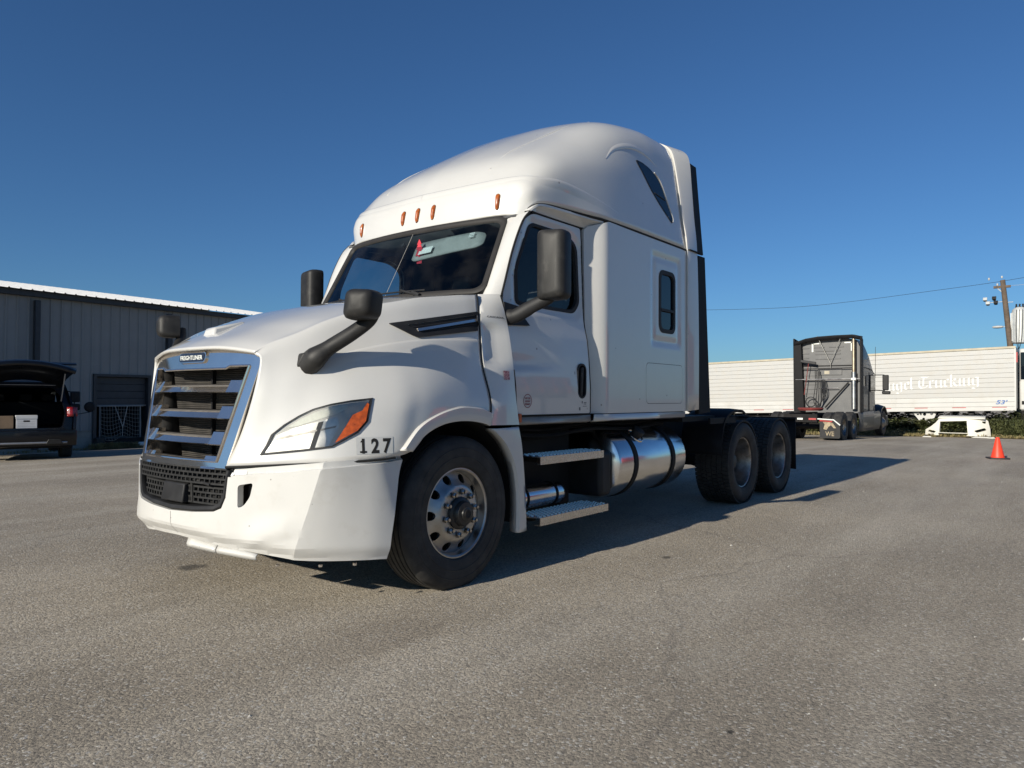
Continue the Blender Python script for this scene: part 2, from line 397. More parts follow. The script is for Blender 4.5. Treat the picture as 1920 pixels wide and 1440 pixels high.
tag(g.build('ground', M['asphalt'], smooth=60, fix=False), kind='structure')

# ================================================================== WHITE SEMI TRUCK
truck = thing('semi_truck', 'large white sleeper tractor with number 127 parked in front', 'truck')
T = truck
# ---- hood with front fenders -------------------------------------------------
hood_rows = [
 [(-1.285,0,1.570),(-1.26,-.33,1.566),(-1.20,-.59,1.535),(-1.178,-.648,1.480),(-1.205,-.628,1.29),(-1.240,-.588,1.10),(-1.275,-.555,.97),(-1.315,-.525,.862)],
 [(-1.19,0,1.625),(-1.165,-.34,1.62),(-1.12,-.60,1.59),(-1.12,-.69,1.50),(-1.15,-.70,1.30),(-1.185,-.675,1.11),(-1.215,-.655,.98),(-1.255,-.640,.868)],
 [(-1.03,0,1.695),(-1.01,-.36,1.69),(-.97,-.655,1.66),(-.98,-.785,1.53),(-1.02,-.82,1.38),(-1.06,-.84,1.15),(-1.09,-.84,1.0),(-1.125,-.835,.880)],
 [(-.82,0,1.785),(-.81,-.38,1.78),(-.78,-.715,1.755),(-.80,-.85,1.61),(-.84,-.905,1.47),(-.88,-1.02,1.22),(-.91,-1.045,1.05),(-.94,-1.055,.893)],
 [(-.52,0,1.895),(-.51,-.42,1.89),(-.48,-.795,1.865),(-.50,-.925,1.72),(-.545,-.985,1.575),(-.59,-1.155,1.26),(-.63,-1.19,1.08),(-.66,-1.195,.908)],
 [(-.34,0,1.94),(-.33,-.43,1.935),(-.31,-.84,1.91),(-.33,-.97,1.765),(-.36,-1.02,1.63),(-.40,-1.178,1.32),(-.45,-1.212,1.13),(-.48,-1.214,.945)],
 [(-.18,0,1.975),(-.18,-.44,1.97),(-.16,-.875,1.945),(-.17,-1.0,1.80),(-.19,-1.05,1.66),(-.23,-1.182,1.36),(-.29,-1.217,1.20),(-.32,-1.216,1.072)],
 [(.04,0,2.01),(.04,-.46,2.005),(.05,-.915,1.975),(.04,-1.03,1.84),(.03,-1.075,1.69),(.02,-1.165,1.42),(-.02,-1.215,1.23),(-.04,-1.218,1.118)],
 [(.20,0,2.035),(.21,-.48,2.03),(.22,-.94,2.0),(.19,-1.05,1.87),(.17,-1.088,1.71),(.15,-1.145,1.46),(.13,-1.205,1.25),(.11,-1.218,1.108)],
 [(.33,0,2.05),(.35,-.5,2.045),(.355,-.945,2.012),(.295,-1.055,1.895),(.27,-1.092,1.72),(.26,-1.125,1.50),(.27,-1.195,1.25),(.24,-1.216,1.080)],
]
def shoulder(r, k=1):
    a, b = np.array(r[2]), np.array(r[3]); c = a*.62+b*.38+np.array((-.004, -.026, .030))*k; return list(r[:3])+[tuple(c)]+list(r[3:])
HG = grid_cr([shoulder(r, (.15, .5, .9)[i] if i < 3 else 1) for i, r in enumerate(hood_rows)], 5, 5)
hoodL = MB().grid(HG)
hb = hoodL.bvh()
hood = MB().join(hoodL).mirror().build('hood', M['white'], T, smooth=60, solid=.02, out_axis=(-.2, 0, 1))
# raised cooling bump on the nose
nb = MB()
nb.hexa([(-1.08,.06,1.63),(-1.08,.22,1.63),(-.80,.22,1.70),(-.80,.05,1.70),(-1.055,.08,1.725),(-1.055,.20,1.722),(-.84,.20,1.782),(-.84,.07,1.785)])
nb.build('hood_scoop', M['white'], hood, bevel=.015)
# headlights -------------------------------------------------------------------
n_h = Vector((-.72, -.69, 0)).normalized()
fl = conform(hb, n_h, .010)
def to_a(P): return (Vector((P[0], P[1], 0)).dot(fl.t), P[2])
HL = [(-1.185,-.68,.927),(-1.165,-.71,.985),(-1.148,-.73,1.046),(-1.105,-.79,1.105),(-1.055,-.854,1.155),(-1.0,-.915,1.195),(-.93,-.988,1.224),(-.84,-1.06,1.245),(-.737,-1.124,1.259),(-.745,-1.12,1.20),(-.757,-1.115,1.123),(-.803,-1.085,1.055),(-.918,-1.001,.975),(-1.033,-.878,.953)]
hl2 = [to_a(p) for p in HL]
hc = np.mean(hl2, 0)
hl_in = [tuple(hc+(np.array(p)-hc)*.945) for p in hl2]
def hl_flange(q, p): return tuple(q-n_h*.05)
def shrink(k, s=1.0): return None
fl1 = conform(hb, n_h, .0045); fl2 = conform(hb, n_h, .002); fl4 = conform(hb, n_h, .0135); fl3 = conform(hb, n_h, .012)
def headlight(mirror):
    def fin(m): return m.flipped_y() if mirror else m
    h = fin(panel(hl2, fl, [hl_in], .03, flange=hl_flange)).build('headlight', M['plastic'], T, smooth=40)
    a = lambda u, w: tuple(hc+(np.array((u, w))-hc)*.985)
    # reflector bowl behind, white running strip, amber turn lamp, clear lens
    amber = [to_a(p) for p in [(-.905,-1.010,1.0),(-.852,-1.048,1.11),(-.83,-1.065,1.160),(-.785,-1.095,1.185),(-.764,-1.110,1.23),(-.754,-1.115,1.22),(-.768,-1.108,1.125),(-.808,-1.083,1.068)]]
    fin(panel(amber, fl4, sp=.03)).build('turn_signal', M['orange'], h, smooth=40)
    strip = [to_a(p) for p in [(-1.10,-.80,1.085),(-1.05,-.86,1.135),(-.99,-.925,1.178),(-.93,-.985,1.205),(-.85,-1.05,1.222),(-.86,-1.045,1.195),(-.90,-1.01,1.168),(-.99,-.925,1.128),(-1.06,-.85,1.095)]]
    fin(panel(strip, fl2, sp=.03)).build('running_light', M['paper'], h, smooth=40)
    bowl = [to_a(p) for p in [(-1.165,-.705,.945),(-1.13,-.755,1.04),(-1.08,-.82,1.08),(-.99,-.925,1.118),(-.90,-1.015,1.15),(-.885,-1.02,1.10),(-.93,-.985,.985),(-1.03,-.88,.965)]]
    def bowlmap(u, w):
        p = Vector(fl2(u, w)); e = min(np.hypot(u-q[0], w-q[1]) for q in resample(bowl, .02)); return tuple(p-n_h*min(.0005, e*.4))
    fin(panel(bowl, fl2, sp=.02)).build('reflector', M['reflector'], h, smooth=40)
    dv = [to_a(p) for p in [(-1.005, -.905, .965), (-.985, -.925, .968), (-.955, -.96, 1.125), (-.975, -.94, 1.118)]]
    fin(panel(dv, fl1, sp=.03)).build('lamp_divider', M['plastic2'], h)
    up2 = [to_a(p) for p in [(-1.14, -.74, 1.012), (-1.125, -.76, 1.03), (-.90, -1.012, 1.10), (-.905, -1.008, 1.088)]]
    fin(panel(up2, fl1, sp=.03)).build('lamp_trim', M['alud'], h)
    fin(panel(hl_in, fl3, sp=.03)).build('lens', M['lens'], h, smooth=60)
    return h
headlight(False); headlight(True)
# dark shut line between hood and bumper, and at the rear edge of the hood
for mir in (False, True):
    e0 = [tuple(HG[i][-1]+np.array((0, .004, -.006))) for i in range(0, 22)]; e1 = [tuple(HG[-1][k]+np.array((.006, .004, 0))) for k in range(8, HG.shape[1])]
    for e in (e0, e1):
        m = MB().tube(e, .008, 6); m = m.flipped_y() if mir else m; m.build('shut_line', M['gap'], hood)
# pressed character line along the hood side
cpath = cr([(-.90,-.88,1.485),(-.73,-.931,1.546),(-.596,-.971,1.581),(-.306,-1.031,1.630),(0,-1.075,1.655),(.24,-1.1,1.665)], 6)
for mir in (False, True):
    rows_ = []
    for i, p in enumerate(cpath):
        k = sstep(0, .3, i/(len(cpath)-1)); r = []
        for dz, off in ((-.11, -.002), (-.05, .003), (-.014, .0075), (.0, .0065), (.010, .001), (.018, -.004)):
            h = hb.find_nearest(Vector(p)+Vector((0, 0, dz))); nn = h[1] if h[1].y < 0 else -h[1]
            w = h[0]+nn*(off*k if off > 0 else off); r.append((w.x, w.y*(-1 if mir else 1), w.z))
        rows_.append(r)
    MB().grid(rows_).build('hood_crease', M['white'], hood, smooth=60)
# side vents on the hood --------------------------------------------------------
fv0 = conform(hb, (0, -1, 0), .010)
def side(off): 
    f = conform(hb, (0, -1, 0), off); return lambda x, z: f(x, z)
def vent(mirror):
    fin = (lambda m: m.flipped_y()) if mirror else (lambda m: m)
    P = roundpoly([(-.445,1.737),(.285,1.876),(.292,1.742),(-.28,1.652)], [.02,.012,.012,.03])
    pc = np.array((-.02, 1.755)); Pi = roundpoly([(-.33,1.735),(.262,1.850),(.266,1.765),(-.225,1.682)], .015)
    v = fin(panel(P, side(.012), [Pi], .03, flange=lambda q, p: tuple(q+Vector((0, .03, 0))))).build('hood_vent', M['plastic'], T, smooth=40)
    fin(panel(Pi, side(.002), sp=.03)).build('vent_back', M['gap'], v)
    for k in range(6):
        t = (k+.5)/6; a0 = np.array((-.33+.105*t, 1.735-.053*t)); a1 = np.array((.262+.004*t, 1.850-.085*t)); w = np.array((0, .0045))
        fin(panel([tuple(a0-w), tuple(a1-w), tuple(a1+w), tuple(a0+w)], side(.007), sp=.05)).build('vent_slat', M['plastic'], v)
    a0, a1 = np.array((-.262, 1.703)), np.array((.258, 1.812)); w = np.array((0, .009))
    fin(panel([tuple(a0-w), tuple(a1-w), tuple(a1+w), tuple(a0+w)], side(.016), sp=.04, flange=lambda q, p: tuple(q+Vector((0, .012, 0))))).build('chrome_trim', M['chrome'], v)
vent(False); vent(True)
# wheel arch brows
for mir in (False, True):
    inner = cr([(-.505,.937),(-.40,1.032),(-.268,1.089),(-.124,1.114),(.033,1.114),(.17,1.095),(.235,1.076)], 6)
    outer = cr([(-.585,.945),(-.443,1.085),(-.268,1.165),(-.073,1.208),(.06,1.206),(.169,1.195),(.262,1.165)], 6)
    Gm = []
    for a, b2 in zip(inner, outer):
        row = []
        for t in (-.25, 0, .12, .5, .85, 1.0):
            p = a+(b2-a)*max(t, 0); y = -1.214-(.018 if 0 < t < .9 else .014 if t == 0 else -.03 if t < 0 else -.012)
            if t == 1.0: y = -1.205
            row.append((p[0], y, p[1]))
        Gm.append(row)
    m = MB().grid(Gm); m = m.flipped_y() if mir else m
    m.build('wheel_arch_trim', M['white'], hood, smooth=50, solid=.012, offset=0)
# ---- grille --------------------------------------------------------------------
def gx(y, z): return -1.372+.125*(z-.84)/.65+.20*y*y
gout = [(-.645,1.485),(-.60,1.525),(-.47,1.557),(-.25,1.570),(0,1.575)]
gout = gout+[(-y, z) for y, z in gout[-2::-1]]+[(.52,.845),(-.52,.845)]
gin = [(-.563,1.452),(-.41,1.452),(-.375,1.437),(.375,1.437),(.41,1.452),(.563,1.452),(.442,.885),(-.442,.885)]
gin2 = [(-y*1.0, z) for y, z in gin]
def gmap(y, z):
    e = 0.0
    for q in gin: pass
    return (gx(y, z), y, z)
grille = panel(gout, gmap, [gin], .03, flange=lambda q, p: (q.x+.10, q.y*(.985 if abs(q.y) > .44 else 1), q.z)).build('grille', M['chrome'], T, smooth=30, bevel=0)
# raised chrome inner edge
rim = MB(); L0 = resample(gin, .06)
rim.tube([(gx(y, z)-.004, y, z) for y, z in L0]+[(gx(*L0[0])-.004, *L0[0])], .008, 6); rim.build('grille_edge', M['chrome'], grille)
rb = MB(); rb.box(-1.10, -1.08, -.60, .60, .80, 1.52); rb.build('radiator', M['radiator'], grille)
for yy in (-.02,): MB().box(-1.125, -1.10, yy-.008, yy+.008, .86, 1.46).build('radiator_divider', M['black'], grille)
for sgn in (-1, 1):
    MB().add([(gx(.56, 1.45)+.01, sgn*.575, 1.46), (gx(.44, .88)+.01, sgn*.455, .87), (-1.09, sgn*.40, .87), (-1.09, sgn*.53, 1.46)], [(0, 1, 2, 3)]).build('grille_side', M['plastic2'], grille, solid=.004)
M['dusty'] = pm('dusty_black_plastic', (.11, .10, .088), .7, var=.25, scale=20)
for zc in (1.325, 1.168, 1.015, .872):
    hw = .442+(zc-.885)*(.563-.442)/(1.452-.885)-.004
    ysb = np.linspace(-hw+.11, hw-.11, 17)
    def bar(ys_, zlo, zhi, fwd, dep):
        Gb = []
        for y in ys_:
            x0 = gx(y, zc)-fwd
            Gb.append([(x0+dep, y, zlo+.012), (x0+.012, y, zlo), (x0, y, zlo+.006), (x0+.018, y, (zlo+zhi)/2), (x0+.036, y, zhi-.002), (x0+dep, y, zhi+.002)])
        m = MB().grid(Gb); n = len(Gb); 
        m.add(Gb[0]+Gb[-1], [tuple(range(6)), tuple(range(11, 5, -1))]); return m
    b_ = bar(ysb, zc-.036, zc+.004, .008, .075).build('grille_bar', M['chrome'], grille, smooth=25)
    tp = MB().grid([[(gx(y, zc)+.030, y, zc+.007), (gx(y, zc)+.085, y, zc+.020)] for y in ysb]); tp.build('bar_top', M['dusty'], b_, solid=.006)
    for sgn in (-1, 1):
        m = bar(np.linspace(hw-.125, hw+.004, 6)*sgn, zc-.038, zc+.042, .010, .08); m.build('bar_end', M['chrome'], b_, smooth=25)
# badge
bo = rrect(-.165, .165, 1.476, 1.548, .03, 5)
bo = [(y, z+.004*(1-(y/.165)**2)) for y, z in bo]
bd = panel(bo, lambda y, z: (gx(y, z)-.012, y, z), sp=.03, flange=lambda q, p: (q.x+.012, q.y, q.z)).build('badge', M['chrome'], grille, smooth=30)
bi = rrect(-.152, .152, 1.486, 1.540, .022, 5)
panel(bi, lambda y, z: (gx(y, z)-.0145, y, z), sp=.03).build('badge_plate', pm('badge_blue_black', (.015, .018, .03), .3, coat=.6), bd)
tm = text_mb('FREIGHTLINER', .042, .0015, .0006, sx=1.0)
w_ = max(v[0] for v in tm.v)-min(v[0] for v in tm.v)
tm.v = [(gx(-x*.27/w_, 1.51)-.016-z, -x*.27/w_, 1.498+y*.9) for x, y, z in tm.v]
tm.build('badge_lettering', M['paper'], bd, smooth=0)
# ---- bumper ---------------------------------------------------------------------
BPc = np.concatenate([cr([(-1.385,0),(-1.377,-.25),(-1.334,-.5),(-1.225,-.75),(-1.128,-.93),(-1.048,-1.06)], 14), cr([(-1.041,-1.066),(-.95,-1.110),(-.83,-1.152),(-.7,-1.188),(-.5,-1.213),(-.3,-1.216)], 14)])
BS = np.concatenate([[0], np.cumsum(np.linalg.norm(np.diff(BPc, axis=0), axis=1))])
def bplan(s):
    sg = -1 if s < 0 else 1; a = abs(s)
    x, y = np.interp(a, BS, BPc[:, 0]), np.interp(a, BS, BPc[:, 1]); x2, y2 = np.interp(a+.01, BS, BPc[:, 0]), np.interp(a+.01, BS, BPc[:, 1])
    t = np.array((x2-x, y2-y)); t /= np.linalg.norm(t)+1e-9
    return x, y*sg, -(-t[1])*-1, t[0]*sg, t   # x, y, (unused), tangent
def s_of(x=None, y=None):
    k = np.argmin(abs(BPc[:, 1]-y)) if y is not None else np.argmin(abs(BPc[:, 0]-x)); return BS[k]
S1 = s_of(y=-.55); S2 = s_of(y=-1.07); Sr_t = s_of(x=-.51); Sr_b = s_of(x=-.715)
SK0 = s_of(y=-1.063)
def s_crease(z): return SK0+np.interp(z, [.30, .40, .62, .86, .93], [-.185, -.150, -.075, .0, .012])   # the corner crease leans inward towards the ground
def bbase(a): return np.array((np.interp(a, BS, BPc[:, 0]), np.interp(a, BS, BPc[:, 1])))
LSD = BS[-1]-SK0
def bpos(a, z):
    k = s_crease(z); a = max(a, 0)
    if a <= k: return bbase(a)
    t = min(1, (a-k)/LSD); return bbase(SK0+t*LSD)+(bbase(k)-bbase(SK0))*(1-t)**3.4
def ztop(s): return np.interp(abs(s), [0, S1, S2, Sr_t], [.838, .842, .894, .922])
def zbot(s): return np.interp(abs(s), [0, s_of(y=-.3), s_of(y=-.65), s_of(y=-.98), s_of(y=-1.15), Sr_b], [.405, .398, .366, .322, .302, .280])
def zshelf(s): return ztop(s)-.036
def bmap(s, z):
    a = abs(s); x, y = bpos(a, z); t = bpos(a+.03, z)-bpos(a-.03, z); t /= np.linalg.norm(t)
    nrm = np.array((t[1], -t[0]))
    o = 0.0
    if z > zshelf(s)+.001 and abs(s) > S1: o -= .030                    # inset strip under the hood
    zb = zbot(s); o -= .055*(1-sstep(zb, zb+.10, z))**1.5*(1-.5*sstep(SK0-.3, SK0+.1, a))
    o -= .045*sstep(Sr_b-.06, Sr_t+.02, a)*sstep(0, .2, a-(Sr_b-.06))
    ln = np.interp(a, [s_of(y=-.62), s_of(y=-.80), s_of(y=-1.0)], [.40, .475, .51])     # swept crease low on the front face
    o += .011*sstep(ln-.05, ln, z)*(1-sstep(ln, ln+.16, z))*sstep(s_of(y=-.60), s_of(y=-.72), a)*(1-sstep(s_of(y=-.85), s_of(y=-.98), a))
    px, py = x+nrm[0]*o, y+nrm[1]*o
    return (px, py if s >= 0 else -py, z)
def a_of(sp, z): return sp+s_crease(z)-SK0
half = [(s, zbot(s)) for s in np.linspace(0, a_of(Sr_b+.07, .29), 36)]
rear = [(a_of(np.interp(z, [.28, .45, .65, .80, .922], [Sr_b+.07, Sr_b+.085, Sr_b+.115, Sr_b+.15, Sr_t]), z), z) for z in np.linspace(.30, .915, 14)]
topl = [(s, ztop(s)) for s in np.linspace(Sr_t, S1+.02, 18)]
opening = [(S1-.005, .80), (S1-.02, .68), (S1-.05, .617), (S1-.11, .594), (S1-.3, .578), (0, .566)]
right_full = half+rear+topl+[(S1+.015, .80)]+opening
outl = right_full+[(-s, z) for s, z in right_full[::-1] if s > 1e-6]
fg0 = roundpoly([(s_of(y=-.605),.755),(s_of(y=-.70),.772),(s_of(y=-.685),.69),(s_of(y=-.655),.638),(s_of(y=-.605),.622)], .02)
fg1 = [(-s, z) for s, z in fg0]
lines = [[(s, zshelf(s)) for s in np.linspace(S1+.03, Sr_t-.03, 16)], [(s, zshelf(s)+.004) for s in np.linspace(S1+.03, Sr_t-.03, 16)], [(s_crease(z), z) for z in np.linspace(.345, .848, 14)]]
lines += [[(-s, z) for s, z in l] for l in lines]
def bfl(q, p):
    if abs(p[0]) > .5: return (q.x+.05*(.3 if abs(p[0]) > S2 else 1), q.y*(.965), q.z)
    return (q.x+.06, q.y, q.z)
bumper = panel(outl, bmap, [fg0, fg1], .024, lines=lines, flange=bfl).build('bumper', M['bumper'], T, smooth=13)
for sg in (1, -1):
    fb = MB(); Pp = [bmap(sg*s, z) for s, z in fg0]
    fb.add([(x+.075, y*.99, z) for x, y, z in Pp], [tuple(range(len(Pp)))]); fb.build('fog_light_recess', M['gap'], bumper)
    c_ = bmap(sg*s_of(y=-.69), .70); l_ = MB().lathe([(.045, 0), (.04, -.012), (.03, -.016), (.001, -.018)], 24, 'x', (c_[0]+.07, c_[1], c_[2])); l_.build('fog_light', M['reflector'], bumper)
# black lower intake: frame, mesh, sensor
fo = [(S1, .838), (S1-.005, .80), (S1-.02, .68), (S1-.05, .617), (S1-.11, .594), (S1-.3, .578), (0, .566)]
fi = [(S1-.045, .838), (S1-.05, .80), (S1-.07, .70), (S1-.10, .655), (S1-.14, .635), (S1-.3, .622), (0, .612)]
ring = [*fo, *fi[::-1]]
half_r = MB()
for a, b2 in zip(fo, fi): pass
def nb_(s, z, d): 
    x, y, zz = bmap(s, min(z, .80)); return (x+d, y, z)
for sg in (1, -1):
    half_r.grid([[nb_(sg*a[0], a[1], .02), nb_(sg*(a[0]*.7+b2[0]*.3), a[1]*.7+b2[1]*.3, .004), nb_(sg*(a[0]*.3+b2[0]*.7), a[1]*.3+b2[1]*.7, .012), nb_(sg*b2[0], b2[1], .07)] for a, b2 in zip(fo, fi)])
intake = half_r.build('lower_intake', M['plastic'], T, smooth=40, solid=.006)
def meshpanel(y0, y1, z0, z1, dx, cw=.046, ch=.030, t=.011):
    m = MB()
    nr = int(round((z1-z0)/ch))
    for r_ in range(nr+1):
        z = z0+(z1-z0)*r_/nr
        yy = np.linspace(y0, y1, max(4, int((y1-y0)/.05)))
        for a, b2 in zip(yy[:-1], yy[1:]):
            xa, xb = gx(a, .84)+dx, gx(b2, .84)+dx
            m.hexa([(xa, a, z-t/2), (xa+.012, a, z-t/2), (xb+.012, b2, z-t/2), (xb, b2, z-t/2), (xa, a, z+t/2), (xa+.012, a, z+t/2), (xb+.012, b2, z+t/2), (xb, b2, z+t/2)])
        if r_ < nr:
            zz = z+ch/2*(z1-z0)/nr/ch*1; k0 = .5*(r_ % 2)
            y = y0+k0*cw
            while y < y1:
                x = gx(y, .84)+dx; m.box(x+.001, x+.011, y-t/2, y+t/2, z, z+(z1-z0)/nr); y += cw
    return m
meshpanel(-.53, .50, .752, .842, .0).build('intake_mesh', M['mesh'], intake, smooth=0)
meshpanel(-.49, -.16, .63, .725, .02).build('intake_mesh', M['mesh'], intake, smooth=0)
meshpanel(.12, .46, .63, .725, .02).build('intake_mesh', M['mesh'], intake, smooth=0)
MB().box(-1.29, -1.27, -.56, .56, .55, .86).build('intake_back', M['gap'], intake)
MB().hexa([(-1.385,-.155,.622),(-1.30,-.155,.615),(-1.30,.13,.615),(-1.385,.11,.622),(-1.37,-.155,.735),(-1.30,-.155,.755),(-1.30,.13,.755),(-1.37,.10,.735)]).build('radar_sensor', M['plastic'], intake, bevel=.008)
mm = MB(); mm.tube([(-1.34,-.20,.63),(-1.345,-.20,.76)], .012); mm.tube([(-1.33,-.05,.765),(-1.34,-.22,.765),(-1.34,-.4,.745)], .010); mm.build('bracket', M['plastic2'], intake)
for sg in (-1, 1):
    # white filler beside the mesh at the bumper's top corner
    MB().hexa([(-1.305,sg*.55,.80),(-1.25,sg*.55,.80),(-1.19,sg*.64,.80),(-1.255,sg*.64,.80),(-1.285,sg*.54,.85),(-1.24,sg*.54,.85),(-1.18,sg*.64,.862),(-1.24,sg*.64,.858)]).build('bumper_filler', M['bumper'], bumper, bevel=.006)
# air dam below
for (y0, y1) in ((-.72, -.40), (-.39, -.10)):
    ad = MB(); yy = np.linspace(y0, y1, 8)
    ad.grid([[(-1.31+.16*y*y, y, .41-.06*abs(y)), (-1.325+.16*y*y, y, .366-.022*abs(y)), (-1.32+.16*y*y, y, .346-.022*abs(y))] for y in yy]); ad.build('air_dam', M['bumper'], bumper, solid=.006)
for (y, x) in ((-1.0, -1.0), (-.8, -1.15), (-1.12, -.85)):
    MB().lathe([(.012, 0), (.012, -.012), (.001, -.013)], 10, 'z', (x, y, .305)).build('bolt', M['chrome'], bumper)
# seam line on the bumper
sm = MB(); sm.grid([[(bmap(.0+d, z)[0]-.0015, bmap(d, z)[1], z) for d in (.018, .021)] for z in np.linspace(.42, .56, 8)]); sm.build('bumper_seam', M['sill'], bumper)

# ---- roof cap ---------------------------------------------------------------------
roof_rows = [
 [(.862,-.985,2.655),(.84,-.95,2.690),(.815,-.88,2.702),(.775,-.75,2.702),(.745,-.58,2.697),(.71,-.3,2.692),(.70,0,2.69)],
 [(.90,-1.045,2.74),(.865,-1.00,2.775),(.83,-.92,2.785),(.792,-.775,2.785),(.762,-.60,2.78),(.727,-.3,2.775),(.717,0,2.775)],
 [(.965,-1.078,2.795),(.90,-1.055,2.875),(.855,-.97,2.905),(.818,-.805,2.905),(.787,-.625,2.90),(.752,-.3,2.893),(.742,0,2.893)],
 [(1.08,-1.098,2.815),(1.0,-1.085,2.945),(.925,-1.005,3.00),(.872,-.83,3.01),(.84,-.64,3.005),(.803,-.3,3.0),(.79,0,3.0)],
 [(1.35,-1.125,2.82),(1.27,-1.13,3.03),(1.20,-1.07,3.17),(1.13,-.91,3.25),(1.08,-.69,3.275),(1.03,-.33,3.28),(1.01,0,3.28)],
 [(1.83,-1.195,2.82),(1.78,-1.168,3.09),(1.74,-1.11,3.33),(1.68,-.975,3.50),(1.62,-.76,3.585),(1.56,-.38,3.62),(1.54,0,3.63)],
 [(2.3,-1.205,2.82),(2.29,-1.165,3.16),(2.27,-1.12,3.47),(2.24,-1.03,3.715),(2.2,-.82,3.87),(2.17,-.4,3.925),(2.17,0,3.935)],
 [(2.8,-1.206,2.82),(2.8,-1.152,3.19),(2.8,-1.108,3.53),(2.79,-1.043,3.82),(2.78,-.86,3.98),(2.78,-.4,4.045),(2.78,0,4.055)],
 [(3.15,-1.206,2.82),(3.15,-1.148,3.19),(3.15,-1.102,3.53),(3.15,-1.045,3.83),(3.15,-.89,3.99),(3.15,-.45,4.065),(3.15,0,4.075)],
 [(3.42,-1.206,2.82),(3.42,-1.145,3.19),(3.42,-1.10,3.53),(3.42,-1.045,3.82),(3.42,-.90,3.98),(3.42,-.45,4.05),(3.42,0,4.06)],
]
RG = grid_cr(roof_rows, 6, 6)
roofL = MB().grid(RG); rbv = roofL.bvh()
roof = MB().join(roofL).mirror().build('roof_fairing', M['white'], T, smooth=60, solid=.02, out_axis=(-.2, 0, 1))
# rear closing panel
nk = RG.shape[1]; ep = [tuple(p) for p in RG[-1]]
ep = ep+[(x, -y, z) for x, y, z in ep[-2::-1]]
MB().add([(x+.005, y*.995, z) for x, y, z in ep], [tuple(range(len(ep)))]).build('roof_back', M['white'], roof)
# sculpted ledge on each side of the roof, brow line over the windshield
for mir in (False, True):
    f_ = conform(rbv, (0, -1, 0), 0.0)
    path = [(1.0,3.035),(1.25,3.06),(1.55,3.05),(1.9,2.98),(2.25,2.885)]
    dome = cr([(1.95,3.40),(2.15,3.55),(2.45,3.645),(2.72,3.655),(2.98,3.60)], 5)
    m = MB(); rows_ = []
    for x, z in dome:
        t = (x-1.95)/1.03; k = math.sin(PI*min(1, max(0, t)))**.7
        p0 = Vector(f_(x, z+.045*k)); p1 = Vector(f_(x, z)); p2 = Vector(f_(x+.004, z-.012))
        rows_.append([tuple(p0+Vector((0, -.001, 0))), tuple(p0*.45+p1*.55+Vector((0, -.007*k, .002))), tuple(p1+Vector((0, -.010*k, 0))), tuple(p2+Vector((0, -.004*k, 0))), tuple(p2+Vector((0, .004, -.008)))])
    m.grid(rows_); m = m.flipped_y() if mir else m; m.build('roof_ledge', M['white'], roof, smooth=60)
bpath = cr([(.80,0,3.0),(.81,-.3,3.0),(.85,-.64,3.005),(.89,-.84,3.01),(.95,-1.0,3.01),(1.06,-1.10,3.015),(1.25,-1.13,3.02),(1.5,-1.16,3.0),(1.8,-1.19,2.955),(2.1,-1.2,2.90)], 6)
def brow_half(mir):
    rows_ = []
    n = len(bpath)
    for i, p in enumerate(bpath):
        k = 1-sstep(.62, 1.0, i/(n-1)); r = []
        for dz, off in ((-.10, -.002), (-.05, .002), (-.016, .008), (.0, .007), (.012, .0015), (.02, -.004)):
            q = Vector(p)+Vector((0, 0, dz)); h = rbv.find_nearest(q); nn = h[1]; cpt = h[0]
            if nn.dot(cpt-Vector((1.9, 0, 3.0))) < 0: nn = -nn
            w = cpt+nn*(off*k if off > 0 else off-.002*(1-k)); r.append((w.x, w.y*(-1 if mir else 1), w.z))
        rows_.append(r)
    return MB().grid(rows_)
for mir in (False, True): brow_half(mir).build('roof_brow', M['white'], roof, smooth=60)
# shallow pressed panel lines on the dome
for sg in (-1, 1):
    pts = []
    for x, y in ((.94, .62), (1.15, .64), (1.5, .67), (1.9, .70), (2.3, .72)):
        h = rbv.ray_cast(Vector((x, -y, 6)), Vector((0, 0, -1)))
        pts.append((h[0].x, sg*y*-1 if False else sg*y, h[0].z-.0065))
    MB().tube([tuple(p) for p in cr(pts, 6)], .011, 8).build('roof_rib', M['white'], roof)
# clearance lights
for y in (-.815, -.18, 0, .18, .815):
    h = rbv.ray_cast(Vector((-2, -abs(y), 2.815)), Vector((1, 0, 0))); h2 = rbv.ray_cast(Vector((-2, -abs(y), 2.875)), Vector((1, 0, 0)))
    o = h[0]; up = (h2[0]-h[0]).normalized(); nrm = Vector((h[1].x, h[1].y*(1 if y < 0 else -1), h[1].z)); nrm = nrm if nrm.x < 0 else -nrm
    o = Vector((o.x, y, o.z)); sd = up.cross(nrm).normalized(); up = nrm.cross(sd)
    Mx = Matrix((sd, up, nrm)).transposed().to_4x4(); Mx.translation = o
    P = [(u*1.0, v*1.0) for u, v in rrect(-.019, .019, -.058, .058, .0185, 6)]; P = [(u*(.75+.25*(v+.058)/.116), v) for u, v in P]
    m = MB(); n = len(P); lay = [(1.12, -.004), (1.12, .004), (1.0, .010), (.7, .019), (.3, .022)]
    m.grid([[(u*s, v*s, h_) for u, v in P] for s, h_ in lay], closed=True); m.add([(u*.3, v*.3, .022) for u, v in P], [tuple(range(n))]); m.xf(Mx)
    cl = m.build('clearance_light', M['amber'], roof, smooth=50)
    k_ = MB().grid([[(u*s, v*s, h_) for u, v in P] for s, h_ in ((1.16, -.004), (1.16, .0035), (1.0, .0045))], closed=True).xf(Mx); k_.build('light_base', M['gasket'], cl)
